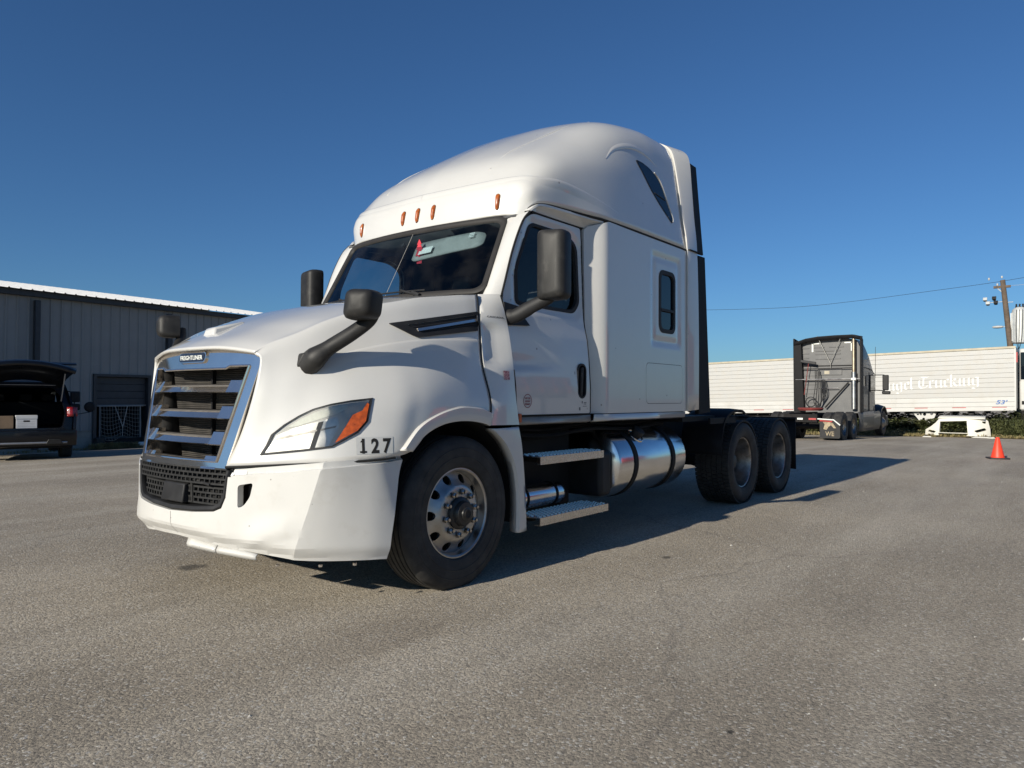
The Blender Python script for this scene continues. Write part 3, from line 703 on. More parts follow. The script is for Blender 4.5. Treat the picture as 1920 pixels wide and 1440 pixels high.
# sleeper roof windows
fr_ = conform(rbv, (0, -1, 0), .006); fr2 = conform(rbv, (0, -1, 0), -.004); fr3 = conform(rbv, (0, -1, 0), .004)
RWp = roundpoly([(2.52,3.53),(2.66,3.535),(2.83,3.51),(2.97,3.44),(3.07,3.29),(3.17,3.11),(3.15,3.055),(3.08,3.10),(2.80,3.28)], [.05,.08,.1,.1,.12,.03,.02,.05,.2], 5)
for mir in (False, True):
    fin = (lambda m: m.flipped_y()) if mir else (lambda m: m)
    w = fin(panel(RWp, fr_, sp=.04)).build('roof_window', M['darkglass'], roof, smooth=60)
    cen = np.mean(RWp, 0); big = [tuple(cen+(np.array(p)-cen)*1.06) for p in RWp]; 
    fin(panel(big, fr3, sp=.04, flange=lambda q, p: tuple(q+Vector((0, .012, 0))))).build('window_gasket', M['gasket'], w, smooth=40)
    fin(MB().tube([tuple(Vector(fr_(x, z))+Vector((0, -.001, 0))) for x, z in ((2.83, 3.285), (2.93, 3.275), (3.06, 3.262))], .006, 6)).build('window_divider', M['gasket'], w)
    hi = fin(MB().tube([tuple(Vector(fr_(x, z))) for x, z in cr([(2.88,3.505),(2.99,3.445),(3.085,3.30),(3.185,3.12),(3.18,3.06)], 5)], .008, 6)); hi.build('window_brow', M['white'], w)

# ---- sleeper box -------------------------------------------------------------------
def ysl(x, z):
    f = sstep(1.60, 1.86, x); return -(1.105+.10*f)-.0*z
swin = rrect(2.83, 3.155, 1.925, 2.515, .075)
hatch = rrect(2.545, 3.335, 1.215, 1.605, .05)
srec = rrect(2.68, 3.265, 1.80, 2.66, .09)
def smap(x, z):
    y = -(1.108+.098*sstep(1.62, 1.845, x)**.8)
    if z > 1.86: y += (.012)*sstep(1.86, 2.6, z)*(1-sstep(1.6, 1.86, x))
    d = min(x-2.68, 3.265-x, z-1.80, 2.66-z)
    y += .014*sstep(-.03, .012, d)-.010*sstep(.03, .06, d)
    return (x, y, z)
out_s = [(1.625,1.135),(3.425,1.135),(3.425,2.805),(1.86,2.805),(1.66,2.74),(1.625,2.70)]
lines_s = [[(1.74,1.15),(1.74,2.72)]]
sleeper_par = None
for mir in (False, True):
    fin = (lambda m: m.flipped_y()) if mir else (lambda m: m)
    hole_h = hatch if not mir else hatch
    m = panel(out_s, smap, [swin, hatch], .035, lines=lines_s, flange=lambda q, p: tuple(q+Vector((0, .03, 0))))
    s_ = fin(m).build('sleeper_side', M['white'], T, smooth=45)
    gq = .004
    hb_ = fin(panel([(x+(gq if x < 2.9 else -gq), z+(gq if z < 1.4 else -gq)) for x, z in hatch], lambda x, z: (x, smap(x, z)[1]-.0005, z), sp=.05, flange=lambda q, p: tuple(q+Vector((0, .02, 0))))).build('luggage_hatch', M['white'], s_, smooth=40)
    fin(MB().box(2.5, 3.38, -1.18, -1.16, 1.18, 1.64)).build('hatch_seal', M['gap'], s_)
    fin(panel(rrect(2.815, 3.17, 1.91, 2.53, .085), lambda x, z: (x, smap(2.9, 2.2)[1]-.006, z), [rrect(2.855, 3.13, 1.95, 2.49, .06)], .05, flange=lambda q, p: tuple(q+Vector((0, .03, 0))))).build('sleeper_window_frame', M['gasket'], s_, smooth=40)
    fin(panel(rrect(2.84, 3.145, 1.935, 2.505, .07), lambda x, z: (x, smap(2.9, 2.2)[1]+.012, z), sp=.1)).build('sleeper_window', M['darkglass'], s_)
    fin(MB().box(2.85, 3.135, -1.212, -1.19, 2.125, 2.15)).build('window_divider', M['gasket'], s_)
    # bright lower rail under the sleeper
    fin(MB().grid([[(x, y, z) for x in (1.635, 2.0, 2.6, 3.41)] for y, z in ((-1.205, 1.128), (-1.198, 1.075), (-1.16, 1.062))])).build('sleeper_sill', M['white'], s_, smooth=40, solid=.01)
MB().hexa([(3.40,-1.19,1.08),(3.43,-1.19,1.08),(3.43,1.19,1.08),(3.40,1.19,1.08),(3.40,-1.19,2.82),(3.43,-1.19,2.82),(3.43,1.19,2.82),(3.40,1.19,2.82)]).build('sleeper_back', M['white'], T)
MB().box(.62, 3.40, -1.06, 1.06, 1.06, 1.10).build('cab_floor', M['dark'], T)
# dark seal between roof cap and sleeper/cab
for mir in (False, True):
    sl_ = [(.885,-1.03,2.715),(.92,-1.055,2.76),(.985,-1.075,2.79),(1.10,-1.092,2.805),(1.35,-1.118,2.812),(1.6,-1.155,2.812),(1.83,-1.19,2.812),(2.3,-1.201,2.812),(3.42,-1.202,2.812)]
    sl_ = [tuple(p) for p in cr(sl_, 4)]
    m = MB().tube(sl_, .012, 6); m = m.flipped_y() if mir else m; m.build('roof_seal', M['gap'], T)

def WS(s, t, off=0):
    x = .345+.345*t+.115*abs(s)**2.3; y = .985*s*(1-.05*t); z = 2.045+.63*t-.012*s*s*(1-t)
    n = np.array((-.80, -.0+.28*s*abs(s), .52)); n /= np.linalg.norm(n)
    return tuple(np.array((x, y, z))+n*off)
# ---- cab: pillars, doors, cowl -----------------------------------------------------
def ydoor(x, z):
    y = np.interp(z, [1.05, 1.35, 1.60, 1.75, 1.88, 2.0, 2.6, 2.8], [-1.185, -1.188, -1.172, -1.155, -1.125, -1.108, -1.082, -1.070])
    y += .030*(1-sstep(.50, .95, x))*sstep(1.6, 1.95, z)                   # front of the greenhouse leans in
    y += -.008*sstep(1.0, 1.6, x)*sstep(1.9, 2.1, z)
    # pressed wedge running back from the cowl
    zc = 1.475+.05*(x-.55); amp = 1-sstep(.55, 1.25, x)
    y += .030*amp*sstep(zc-.012, zc+.014, z)*(1-sstep(zc+.05, zc+.45, z))
    return y
dwin = roundpoly([(.705,1.975),(.705,2.245),(.875,2.60),(.93,2.635),(1.38,2.635),(1.545,2.56),(1.55,2.06),(1.47,1.975)], [.05,.08,.06,.06,.08,.09,.09,.09], 5)
dout = roundpoly([(.585,1.135),(1.592,1.135),(1.592,2.715),(.915,2.715),(.80,2.64),(.655,2.37),(.535,2.04),(.545,1.62),(.56,1.49)], [.02,.02,.03,.10,.08,.3,.15,.1,.04], 5)
dcen = np.mean(dwin, 0)
dw2 = [tuple(dcen+(np.array(p)-dcen)*np.array((1.10, 1.13))) for p in dwin]
def dmap(x, z):
    y = ydoor(x, z)
    return (x, y+(.018*dfac(x, z)), z)
_dw = np.array(resample(dw2, .02))
def dfac(x, z):
    ins = inpoly([(x, z)], dw2)[0]; d = np.min(np.hypot(_dw[:, 0]-x, _dw[:, 1]-z))
    return sstep(-.012, .022, d if ins else -d)
def ring_between(A, B, fa, fb):
    n = len(A); m = MB(); m.add([fa(*p) for p in A]+[fb(*p) for p in B], [(i, (i+1) % n, (i+1) % n+n, i+n) for i in range(n)]); return m
handle_slot = rrect(1.400, 1.530, 1.262, 1.552, .062)
for mir in (False, True):
    fin = (lambda m: m.flipped_y()) if mir else (lambda m: m)
    d_ = fin(panel(dout, dmap, [dwin, handle_slot], .03, flange=lambda q, p: tuple(q+Vector((0, .04, 0))))).build('door', M['white'], T, smooth=50)
    c2 = np.mean(dwin, 0); di = [tuple(c2+(np.array(p)-c2)*.935) for p in dwin]; do = [tuple(c2+(np.array(p)-c2)*1.012) for p in dwin]
    fin(panel(do, lambda x, z: (x, dmap(x, z)[1]-.004, z), [di], .04, flange=lambda q, p: tuple(q+Vector((0, .03, 0))))).build('window_gasket', M['gasket'], d_, smooth=40)
    fin(panel(dwin, lambda x, z: (x, ydoor(1.1, 2.0)+.045+(2.0-z)*-.03, z), sp=.1)).build('door_window', M['sideglass'], d_, smooth=60)
    h_ = fin(panel(handle_slot, lambda x, z: (x, ydoor(1.49, 1.4)-.004, z), [rrect(1.412, 1.518, 1.276, 1.538, .050)], .03, flange=lambda q, p: tuple(q+Vector((0, .03, 0))))).build('door_handle', M['plastic'], d_)
    fin(MB().box(1.39, 1.54, ydoor(1.49, 1.4)+.03, ydoor(1.49, 1.4)+.035, 1.25, 1.56)).build('handle_recess', M['gap'], h_)
    fin(MB().hexa([(1.448,-1.185,1.275),(1.482,-1.185,1.275),(1.482,-1.165,1.275),(1.448,-1.165,1.275),(1.448,-1.196,1.52),(1.482,-1.196,1.52),(1.482,-1.165,1.52),(1.448,-1.165,1.52)])).build('handle_grip', M['plastic'], h_, bevel=.008)
    dl = resample(dout, .05); fin(MB().tube([dmap(x, z) for x, z in dl]+[dmap(*dl[0])], .0055, 5)).build('door_shut_line', M['gap'], d_)
    # sill under the door
    fin(MB().grid([[(x, y, z) for x in (.60, 1.0, 1.61)] for y, z in ((-1.178, 1.125), (-1.180, 1.072), (-1.14, 1.06))])).build('door_sill', M['sill'], T, smooth=40, solid=.01)
    # dark backing behind the door gaps
    fin(panel([(.545,1.10),(1.66,1.10),(1.66,2.74),(.93,2.74),(.70,2.40),(.565,2.05),(.53,1.6)], lambda x, z: (x, ydoor(x, z)+.052, z), [dwin], .08)).build('door_jamb', M['gap'], T)
    # cab frame above the door (drip rail) and A pillar
    Aw = [(.50,-.995,2.02),(.56,-1.0,2.12),(.65,-.995,2.28),(.745,-.985,2.45),(.83,-.972,2.60),(.875,-1.0,2.70)]
    Ad = [(.528,-1.075,2.02),(.565,-1.078,2.13),(.64,-1.08,2.345),(.715,-1.08,2.51),(.79,-1.08,2.638),(.865,-1.085,2.715)]
    Aw = [tuple(np.array(WS(-.993, t, .004))) for t in (-.02, .14, .37, .60, .82, .98)]
    rows_ = []
    for a, b2 in zip(cr(Aw, 5), cr(Ad, 5)):
        mid = (a+b2)/2+np.array((-.010, -.018, .0)); rows_.append([tuple(a+np.array((.02, .03, 0))), tuple(a), tuple(mid), tuple(b2), tuple(b2+np.array((.01, .03, 0)))])
    fin(MB().grid(rows_)).build('a_pillar', M['white'], T, smooth=60)
    fin(MB().tube([tuple(p+np.array((.006, -.002, -.002))) for p in cr(Ad, 5)], .009, 6)).build('door_seal', M['gap'], T)
    rail_o = cr([(.868,-1.075,2.715),(.93,-1.10,2.765),(1.02,-1.108,2.792),(1.3,-1.124,2.800),(1.6,-1.155,2.800),(1.80,-1.185,2.800)], 5)
    rail_i = cr([(.862,-1.072,2.700),(.92,-1.075,2.728),(1.0,-1.072,2.728),(1.3,-1.072,2.728),(1.6,-1.08,2.728),(1.72,-1.09,2.728)], 5)
    rows_ = [[tuple(o+np.array((0, .05, .008))), tuple(o+np.array((0, 0, .006))), tuple(o+np.array((0, .0, -.012))), tuple(o*.5+i*.5+np.array((0, .012, 0))), tuple(i), tuple(i+np.array((0, .03, 0)))] for o, i in zip(rail_o, rail_i)]
    fin(MB().grid(rows_)).build('drip_rail', M['white'], T, smooth=50)
    # cowl between hood and door
    Lc = [(.375,-.965,2.02),(.315,-1.065,1.895),(.285,-1.10,1.72),(.275,-1.135,1.50),(.285,-1.200,1.25),(.255,-1.218,1.075)]
    Rc = [(.522,-1.07,2.03),(.53,-1.115,1.89),(.535,-1.155,1.72),(.552,-1.18,1.495),(.572,-1.192,1.25),(.600,-1.200,1.070)]
    rows_ = []
    for t_, (a, b2) in enumerate(zip(cr(Lc, 7), cr(Rc, 7))):
        z = (a[2]+b2[2])/2; dip = .035*sstep(1.47, 1.56, z)*(1-sstep(1.72, 1.86, z)); bul = .012
        q = [a+(b2-a)*k for k in (0, .12, .35, .6, .85, 1)]
        rows_.append([tuple(q[0]+np.array((0, .05, 0))), tuple(q[0]), tuple(q[1]+np.array((0, -.006+dip*.6, 0))), tuple(q[2]+np.array((0, -bul+dip, 0))), tuple(q[3]+np.array((0, -bul+dip*.8, 0))), tuple(q[4]+np.array((0, -.006+dip*.2, 0))), tuple(q[5]), tuple(q[5]+np.array((0, .05, 0)))])
    cw_m = MB().grid(rows_)
    cowl = fin(cw_m).build('cowl_panel', M['white'], T, smooth=60)
    if not mir: cow_b = cw_m.bvh()
    # lower cowl top under the windshield
    fin(MB().grid([[(.36,0,2.035),(.40,-.5,2.03),(.47,-.93,2.02),(.52,-1.06,2.0)], [(.30,0,1.98),(.33,-.5,1.98),(.36,-.93,1.96),(.40,-1.03,1.93)]])).build('cowl_top', M['black'], T)
    # rear splash fairing of the front wheel
    A = cr([(.273,1.048),(.416,.938),(.521,.784),(.567,.592),(.575,.43),(.570,.285)], 5); B = cr([(.614,1.055),(.650,.93),(.674,.774),(.695,.592),(.706,.43),(.712,.285)], 5)
    rows_ = [[(a[0]+.02, -1.12, a[1]), (a[0], -1.195, a[1]), (a[0]+.012, -1.216, a[1]), (a[0]*.5+b2[0]*.5, -1.213, a[1]*.5+b2[1]*.5), (b2[0]-.02, -1.20, b2[1]), (b2[0], -1.17, b2[1]), (b2[0], -1.05, b2[1])] for a, b2 in zip(A, B)]
    fin(MB().grid(rows_)).build('splash_fairing', M['white'], T, smooth=40, solid=.006)
    fin(MB().box(.600, .628, -1.203, -1.18, 1.085, 1.15)).build('side_marker', M['orange'], T, bevel=.004)
    # mirror foot on the door corner
    fin(panel([(.535,1.80),(.80,1.815),(.745,1.875),(.70,1.955),(.54,1.975)], lambda x, z: (x, ydoor(x, z)-.016, z), sp=.05, flange=lambda q, p: tuple(q+Vector((0, .03, 0))))).build('mirror_foot', M['plastic'], T, smooth=30)
# lettering on the cowl (driver side)
fc = conform(cow_b, (0, -1, 0), .002)
tm = text_mb('CASCADIA', .03, 0, .0004); w_ = max(v[0] for v in tm.v)-min(v[0] for v in tm.v)
tm.v = [fc(.425+x*.155/w_, 1.842+y*.55) for x, y, z in tm.v]
tm.build('cowl_lettering', M['plastic2'], T, smooth=0)
# ---- windshield -------------------------------------------------------------------
wo = rrect(-.995, .995, -.005, 1.015, .10, 7); wi = rrect(-.945, .945, .065, .945, .08, 7)
wo = [(s, .0+t) for s, t in wo]
n_ = len(wo)
fr = MB()
lay = [(wo, -.02), (wo, .012), ([(np.array(a)*.7+np.array(b2)*.3) for a, b2 in zip(wo, wi)], .020), ([(np.array(a)*.15+np.array(b2)*.85) for a, b2 in zip(wo, wi)], .012), (wi, -.006)]
fr.grid([[WS(p[0], p[1], o) for p in resample(P, .09)] if False else [WS(p[0], p[1], o) for p in P] for P, o in lay], closed=True)
# refine the frame along its length so that it follows the curved glass
def dens(P):
    out = []
    for i in range(len(P)):
        a, b2 = np.array(P[i]), np.array(P[(i+1) % len(P)]); k = 12 if np.linalg.norm(b2-a) > .3 else 1
        out += [a+(b2-a)*j/k for j in range(k)]
    return out
fr = MB().grid([[WS(p[0], p[1], o) for p in dens(P)] for P, o in lay], closed=True)
wfr = fr.build('windshield_frame', M['gasket'], T, smooth=50)
wg = MB().grid([[WS(s, t, 0) for s in np.linspace(-.975, .975, 33)] for t in np.linspace(.02, .98, 9)])
wsh = wg.build('windshield', M['glass'], T, smooth=80)
MB().grid([[WS(s, t, .003) for s in (-.0025, .0025)] for t in np.linspace(.05, .955, 8)]).build('windshield_joint', M['sill'], wsh)
# wipers
for s0, s1 in ((-.45, .05), (.38, .86)):
    w = MB(); w.tube([WS(s, .075+.02*(s-s0), .016) for s in np.linspace(s0, s1, 8)], .007, 6); w.tube([WS(s0+.05, .0, .03), WS((s0+s1)/2, .085, .03)], .009, 6); w.tube([WS(s0+.02, -.01, .03), WS(s0+.1, .03, .035)], .018, 6)
    w.build('wiper', M['plastic'], T)
# ---- cab interior -----------------------------------------------------------------
MB().grid([[(.45,y,2.02),(.62,y,2.055-.02*abs(y)),(.80,y,2.05),(.93,y,1.98),(.96,y,1.6)] for y in np.linspace(-1.0, 1.0, 9)]).build('dashboard', M['intdark'], T, smooth=50)
sw = MB(); Mx = Matrix.Translation((1.08, -.52, 2.0)) @ Matrix.Rotation(R(-62), 4, 'Y')
sw.tube([tuple(Mx @ Vector((.22*math.cos(a), .22*math.sin(a), 0))) for a in np.linspace(0, 2*PI, 33)], .016, 8)
sw.lathe([(.06, .0), (.055, .03), (.001, .035)], 16, 'z'); 
for k in (0, 120, 240): sw.tube([tuple(Mx @ Vector((0, 0, 0))), tuple(Mx @ Vector((.22*math.cos(R(k)), .22*math.sin(R(k)), 0)))], .014, 6)
sw.v = [v if abs(v[0]) > .2 or abs(v[2]) > .5 else tuple(Mx @ Vector(v)) for v in sw.v]
sw.build('steering_wheel', M['intdark'], T)
for sy in (-.55, .55):
    seat = MB().hexa([(1.25,sy-.26,1.55),(1.75,sy-.26,1.52),(1.75,sy+.26,1.52),(1.25,sy+.26,1.55),(1.25,sy-.26,1.70),(1.75,sy-.26,1.66),(1.75,sy+.26,1.66),(1.25,sy+.26,1.70)]).build('seat', M['intdark'], T, bevel=.05, seg=3)
    MB().hexa([(1.70,sy-.25,1.6),(1.85,sy-.25,1.6),(1.85,sy+.25,1.6),(1.70,sy+.25,1.6),(1.82,sy-.22,2.28),(1.93,sy-.22,2.28),(1.93,sy+.22,2.28),(1.82,sy+.22,2.28)]).build('seat_back', M['intgrey'], seat, bevel=.05, seg=3)
    MB().hexa([(1.83,sy-.13,2.30),(1.92,sy-.13,2.30),(1.92,sy+.13,2.30),(1.83,sy+.13,2.30),(1.86,sy-.11,2.50),(1.94,sy-.11,2.50),(1.94,sy+.11,2.50),(1.86,sy+.11,2.50)]).build('headrest', M['intgrey'], seat, bevel=.04, seg=3)
MB().add([(.80,-1.0,2.69),(.80,1.0,2.69),(2.05,1.05,2.72),(2.05,-1.05,2.72)], [(0, 1, 2, 3)]).build('headliner', M['intgrey'], T, solid=.02)
MB().box(2.05, 2.07, -1.1, 1.1, 1.1, 2.76).build('sleeper_curtain', M['intdark'], T)
MB().box(.96, 2.05, -1.03, 1.03, 1.10, 1.14).build('cab_carpet', M['intdark'], T)
# folded sun visor behind the glass with its paper sticker
def WV(s, t): p = np.array(WS(s, t)); return tuple(p+np.array((.035, 0, -.02)))
vz = roundpoly([(-.07,.60),(-.06,.78),(-.10,.845),(-.70,.90),(-.80,.86),(-.80,.72),(-.74,.68),(-.12,.585)], .04)
vis = panel(vz, WV, sp=.06).build('sun_visor', M['visor'], T, solid=.018, smooth=50, out_axis=(-1, 0, 0))
panel([(-.155,.74),(-.30,.755),(-.30,.665),(-.155,.65)], lambda s, t: tuple(np.array(WV(s, t))+np.array((-.024, 0, .004))), sp=.05).build('visor_sticker', M['paper'], vis)
for k in range(3): panel([(-.705,.815+.022*k),(-.655,.81+.022*k),(-.655,.822+.022*k),(-.705,.827+.022*k)], lambda s, t: tuple(np.array(WV(s, t))+np.array((-.024, 0, .004))), sp=.05).build('visor_tag', M['paper'], vis)
MB().tube([WS(0.1, .86, -.03), WS(.12, .83, -.03)], .018, 8).build('windshield_camera', M['plastic'], T)
# ---- rear side extenders -----------------------------------------------------------
for mir in (False, True):
    fin = (lambda m: m.flipped_y()) if mir else (lambda m: m)
    # white: front edge, rear edge along the height
    F = [(3.430,-1.222,1.135),(3.430,-1.222,2.0),(3.430,-1.219,2.82),(3.428,-1.160,3.2),(3.425,-1.116,3.53),(3.42,-1.062,3.83),(3.42,-1.0,3.935),(3.42,-.90,4.0)]
    B = [(3.665,-1.240,1.150),(3.665,-1.240,2.0),(3.665,-1.222,2.82),(3.665,-1.186,3.2),(3.662,-1.160,3.54),(3.658,-1.135,3.82),(3.64,-1.08,3.925),(3.60,-.96,3.99)]
    rows_ = [[tuple(a+np.array((0, .05, 0))), tuple(a), tuple(a*.85+b2*.15+np.array((0, -.006, 0))), tuple(b2), tuple(b2+np.array((-.01, .05, 0)))] for a, b2 in zip(cr(F, 5), cr(B, 5))]
    e_ = fin(MB().grid(rows_)).build('side_extender', M['white'], T, smooth=45, solid=.012)
    fin(MB().box(3.44, 3.67, -1.245, -1.21, 2.812, 2.822)).build('extender_seam', M['gap'], e_)
    fin(MB().hexa([(3.672,-1.238,1.10),(3.945,-1.250,1.12),(3.945,-1.235,1.12),(3.672,-1.19,1.10),(3.672,-1.228,2.795),(3.865,-1.222,2.80),(3.865,-1.20,2.80),(3.672,-1.19,2.795)])).build('rubber_extender', M['black'], T, bevel=.004)
    fin(MB().hexa([(3.668,-1.222,2.822),(3.845,-1.212,2.822),(3.845,-1.19,2.822),(3.668,-1.17,2.822),(3.664,-1.138,3.80),(3.842,-1.130,3.80),(3.842,-1.11,3.80),(3.664,-1.09,3.80)])).build('rubber_extender', M['black'], T, bevel=.004)
    fin(MB().box(3.445, 3.60, -1.17, -1.02, 1.16, 2.95)).build('extender_strut', M['dark'], T)
# ---- mirrors -----------------------------------------------------------------------
def shell(P, lay, Mx):
    m = MB(); n = len(P)
    m.grid([[(u*s, v*s2, h) for u, v in P] for s, s2, h in lay], closed=True)
    m.add([(u*lay[0][0], v*lay[0][1], lay[0][2]) for u, v in P], [tuple(range(n))]); m.add([(u*lay[-1][0], v*lay[-1][1], lay[-1][2]) for u, v in P], [tuple(range(n))[::-1]])
    return m.xf(Mx)
M['mirror'] = pm('mirror_glass', (.8, .82, .84), .02, 1, var=.01, rvar=0)
for mir in (False, True):
    fin = (lambda m: m.flipped_y()) if mir else (lambda m: m)
    # main mirror: front shell faces -x
    Mx = Matrix.Translation((.70, -1.43, 2.232)) @ Matrix.Rotation(R(8), 4, 'Z') @ Matrix(((0, 0, 1, 0), (-1, 0, 0, 0), (0, 1, 0, 0), (0, 0, 0, 1)))
    P = roundpoly([(-.115,-.265),(.115,-.25),(.115,.25),(-.115,.265)], [.05,.05,.05,.05], 6)
    lay_ = [(.98, .99, .062), (1, 1, .05), (1, 1, .0), (.97, .985, -.035), (.90, .96, -.058), (.74, .92, -.074), (.45, .8, -.082)]
    sm_ = fin(shell(P, lay_, Mx)).build('side_mirror', M['plastic2'], T, smooth=60)
    gP = MB(); gP.add([(u*.9, v*.93, .0635) for u, v in P], [tuple(range(len(P)))]); fin(gP.xf(Mx)).build('mirror_glass', M['mirror'], sm_)
    arm = MB().tube([tuple(p) for p in cr([(.585,-1.10,1.865),(.605,-1.16,1.872),(.65,-1.27,1.935),(.70,-1.39,2.0),(.715,-1.44,2.06)], 5)], [.058]*4+[.054]*6+[.05]*6+[.044]*5, 12, sx=.8); fin(arm).build('mirror_arm', M['plastic'], sm_, smooth=60)
    # hood mirror
    Mh = Matrix.Translation((-.84, -1.15, 1.808)) @ Matrix.Rotation(R(20), 4, 'Z') @ Matrix(((0, 0, 1, 0), (-1, 0, 0, 0), (0, 1, 0, 0), (0, 0, 0, 1)))
    Ph = roundpoly([(-.105,-.092),(.085,-.085),(.105,.08),(-.08,.092)], [.05,.05,.05,.05], 6)
    lay_h = [(.98, .98, .075), (1, 1, .05), (1, 1, .0), (.97, .97, -.035), (.88, .88, -.058), (.7, .72, -.072), (.35, .4, -.08)]
    hm = fin(shell(Ph, lay_h, Mh)).build('hood_mirror', M['plastic2'], T, smooth=60)
    gP = MB(); gP.add([(u*.9, v*.9, .0765) for u, v in Ph], [tuple(range(len(Ph)))]); fin(gP.xf(Mh)).build('mirror_glass', M['mirror'], hm)
    # arm: blade from the hood side up to the mirror
    ca = cr([(-.955,-.80,1.455),(-.952,-.875,1.50),(-.905,-.94,1.56),(-.82,-1.04,1.645),(-.750,-1.112,1.725),(-.735,-1.14,1.79)], 5)
    rr_ = list(np.interp(np.linspace(0, 1, len(ca)), [0, .2, .38, 1], [.078, .072, .050, .042]))
    am = MB().tube([tuple(p) for p in ca], rr_, 14, sx=.8)
    ft = MB().hexa([(-1.035,-.775,1.405),(-.86,-.845,1.425),(-.84,-.80,1.425),(-1.03,-.73,1.405),(-1.01,-.835,1.525),(-.90,-.90,1.55),(-.87,-.83,1.55),(-1.0,-.76,1.525)])
    fin(ft).build('mirror_foot', M['plastic2'], hm, bevel=.012)
    fin(am).build('mirror_arm', M['plastic2'], hm, smooth=50)

# ---- wheels --------------------------------------------------------------------------
def tyre_prof(Rr, hw, grooves, bead=.292, gw=.006, gd=.013):
    P = [(bead, -hw*.74), (bead+.02, -hw*.90), (.36, -hw*.985), (.41, -hw), (Rr-.055, -hw*.975), (Rr-.028, -hw*.90), (Rr-.012, -hw*.80), (Rr-.003, -hw*.72)]
    for gy in grooves: P += [(Rr-.001, gy-gw), (Rr-gd, gy-gw*.7), (Rr-gd, gy+gw*.7), (Rr-.001, gy+gw)]
    return P+[(r, -y) for r, y in P[:8][::-1]]
def flat(m, zc):
    m.v = [(x, y*(1+.04*sstep(-zc+.05, -zc-.0, z)), max(z, -zc)) for x, y, z in m.v]; return m
def nuts(parent, r, y0, ln, n=10, mat_='chrome', rad=.019):
    m = MB()
    m.lathe([(rad*1.25, 0), (rad*1.25, -.006)], 12, 'y').lathe([(rad, -.006), (rad, -ln*.6), (rad*.62, -ln*.75), (rad*.6, -ln), (.001, -ln)], 6, 'y')
    me = m.mesh('lug_nut', M[mat_], 20)
    for k in range(n):
        a = 2*PI*(k+.3)/n; o = bpy.data.objects.new('lug_nut', me); col.objects.link(o); o.parent = parent; o.location = (r*math.cos(a), y0, r*math.sin(a))
HUBZ = .495
M['nut'] = pm('lug_nut_steel', (.45, .43, .40), .3, 1, var=.3, scale=40)
M['hubcap'] = pm('hub_black', (.02, .02, .02), .4, var=.3)
def front_wheel(parent, loc, rz):
    w = empty('wheel', parent, loc, rz)
    flat(MB().lathe(tyre_prof(.514, .148, (-.085, -.042, 0, .042, .085)), 96), HUBZ-.001).build('tyre', M['rubber'], w, smooth=32)
    # sidewall rings
    MB().lathe([(.372, -.1455), (.375, -.1490), (.379, -.1490), (.382, -.1465)], 72).lathe([(.43, -.1465), (.433, -.1490), (.436, -.1485), (.439, -.1460)], 72).build('sidewall_bead', M['rubber'], w)
    prof = [(.105, -.128), (.172, -.128), (.188, -.122), (.200, -.104), (.225, -.082), (.255, -.066), (.272, -.058)]
    pr_, py_ = [p[0] for p in prof], [p[1] for p in prof]
    circ = lambda r, c=(0, 0), n=64: [(c[0]+r*math.cos(2*PI*k/n), c[1]+r*math.sin(2*PI*k/n)) for k in range(n)]
    holes = [circ(.102)[::-1]]+[circ(.0310, (.231*math.cos(2*PI*k/10), .231*math.sin(2*PI*k/10)), 16) for k in range(10)]
    rim_ = panel(circ(.272), lambda x, z: (x, np.interp(math.hypot(x, z), pr_, py_), z), holes, .018, flange=lambda q, p: (q.x, q.y+.02, q.z)).build('rim', M['alu'], w, smooth=30)
    MB().lathe([(.272, -.060), (.279, -.085), (.283, -.112), (.292, -.120), (.303, -.119), (.306, -.112), (.303, -.100), (.28, -.05)], 64).build('rim_lip', M['alu'], w)
    MB().lathe([(.29, .10), (.28, .0), (.272, -.05)], 48).build('rim_barrel', M['dark'], w)
    MB().disc(.275, .01, 40).build('brake_drum', M['dark'], w)
    hb2 = MB().lathe([(.11, -.10), (.108, -.145), (.100, -.152), (.086, -.156), (.080, -.182), (.074, -.190), (.045, -.193), (.043, -.202), (.036, -.205), (.001, -.205)], 32)
    hub = hb2.build('hub', M['hubcap'], w, smooth=30)
    MB().lathe([(.030, -.2055), (.030, -.209), (.022, -.210), (.020, -.207), (.001, -.206)], 20).build('hub_window', M['gasket'], w)
    nuts(w, .1425, -.127, .046, 10, 'nut')
    return w
fw = front_wheel(T, (0, -1.030, HUBZ), 0)
fw2 = copy_tree(fw, T); fw2.location = (0, 1.030, HUBZ); fw2.rotation_euler = (0, 0, PI)
def tread_blocks(Rr, hw, n=64):
    m = MB()
    for k in range(n):
        a = 2*PI*k/n
        for i, (y0, y1) in enumerate(((-.205, -.135), (-.125, -.07), (-.06, -.005), (.005, .06), (.07, .125), (.135, .205))):
            a0 = a+(.5*(i % 2))*2*PI/n; da = 2*PI/n*.40; s = .012*(1 if i % 2 else -1)
            q = []
            for r in (Rr-.016, Rr):
                r2 = r-(.014 if abs(y0) > .19 or abs(y1) > .19 else 0)
                q += [(r*math.cos(a0-da), y0, r*math.sin(a0-da)), (r*math.cos(a0+da), y0, r*math.sin(a0+da)), (r*math.cos(a0+da+s), y1, r*math.sin(a0+da+s)), (r*math.cos(a0-da+s), y1, r*math.sin(a0-da+s))]
            m.hexa(q)
    return m
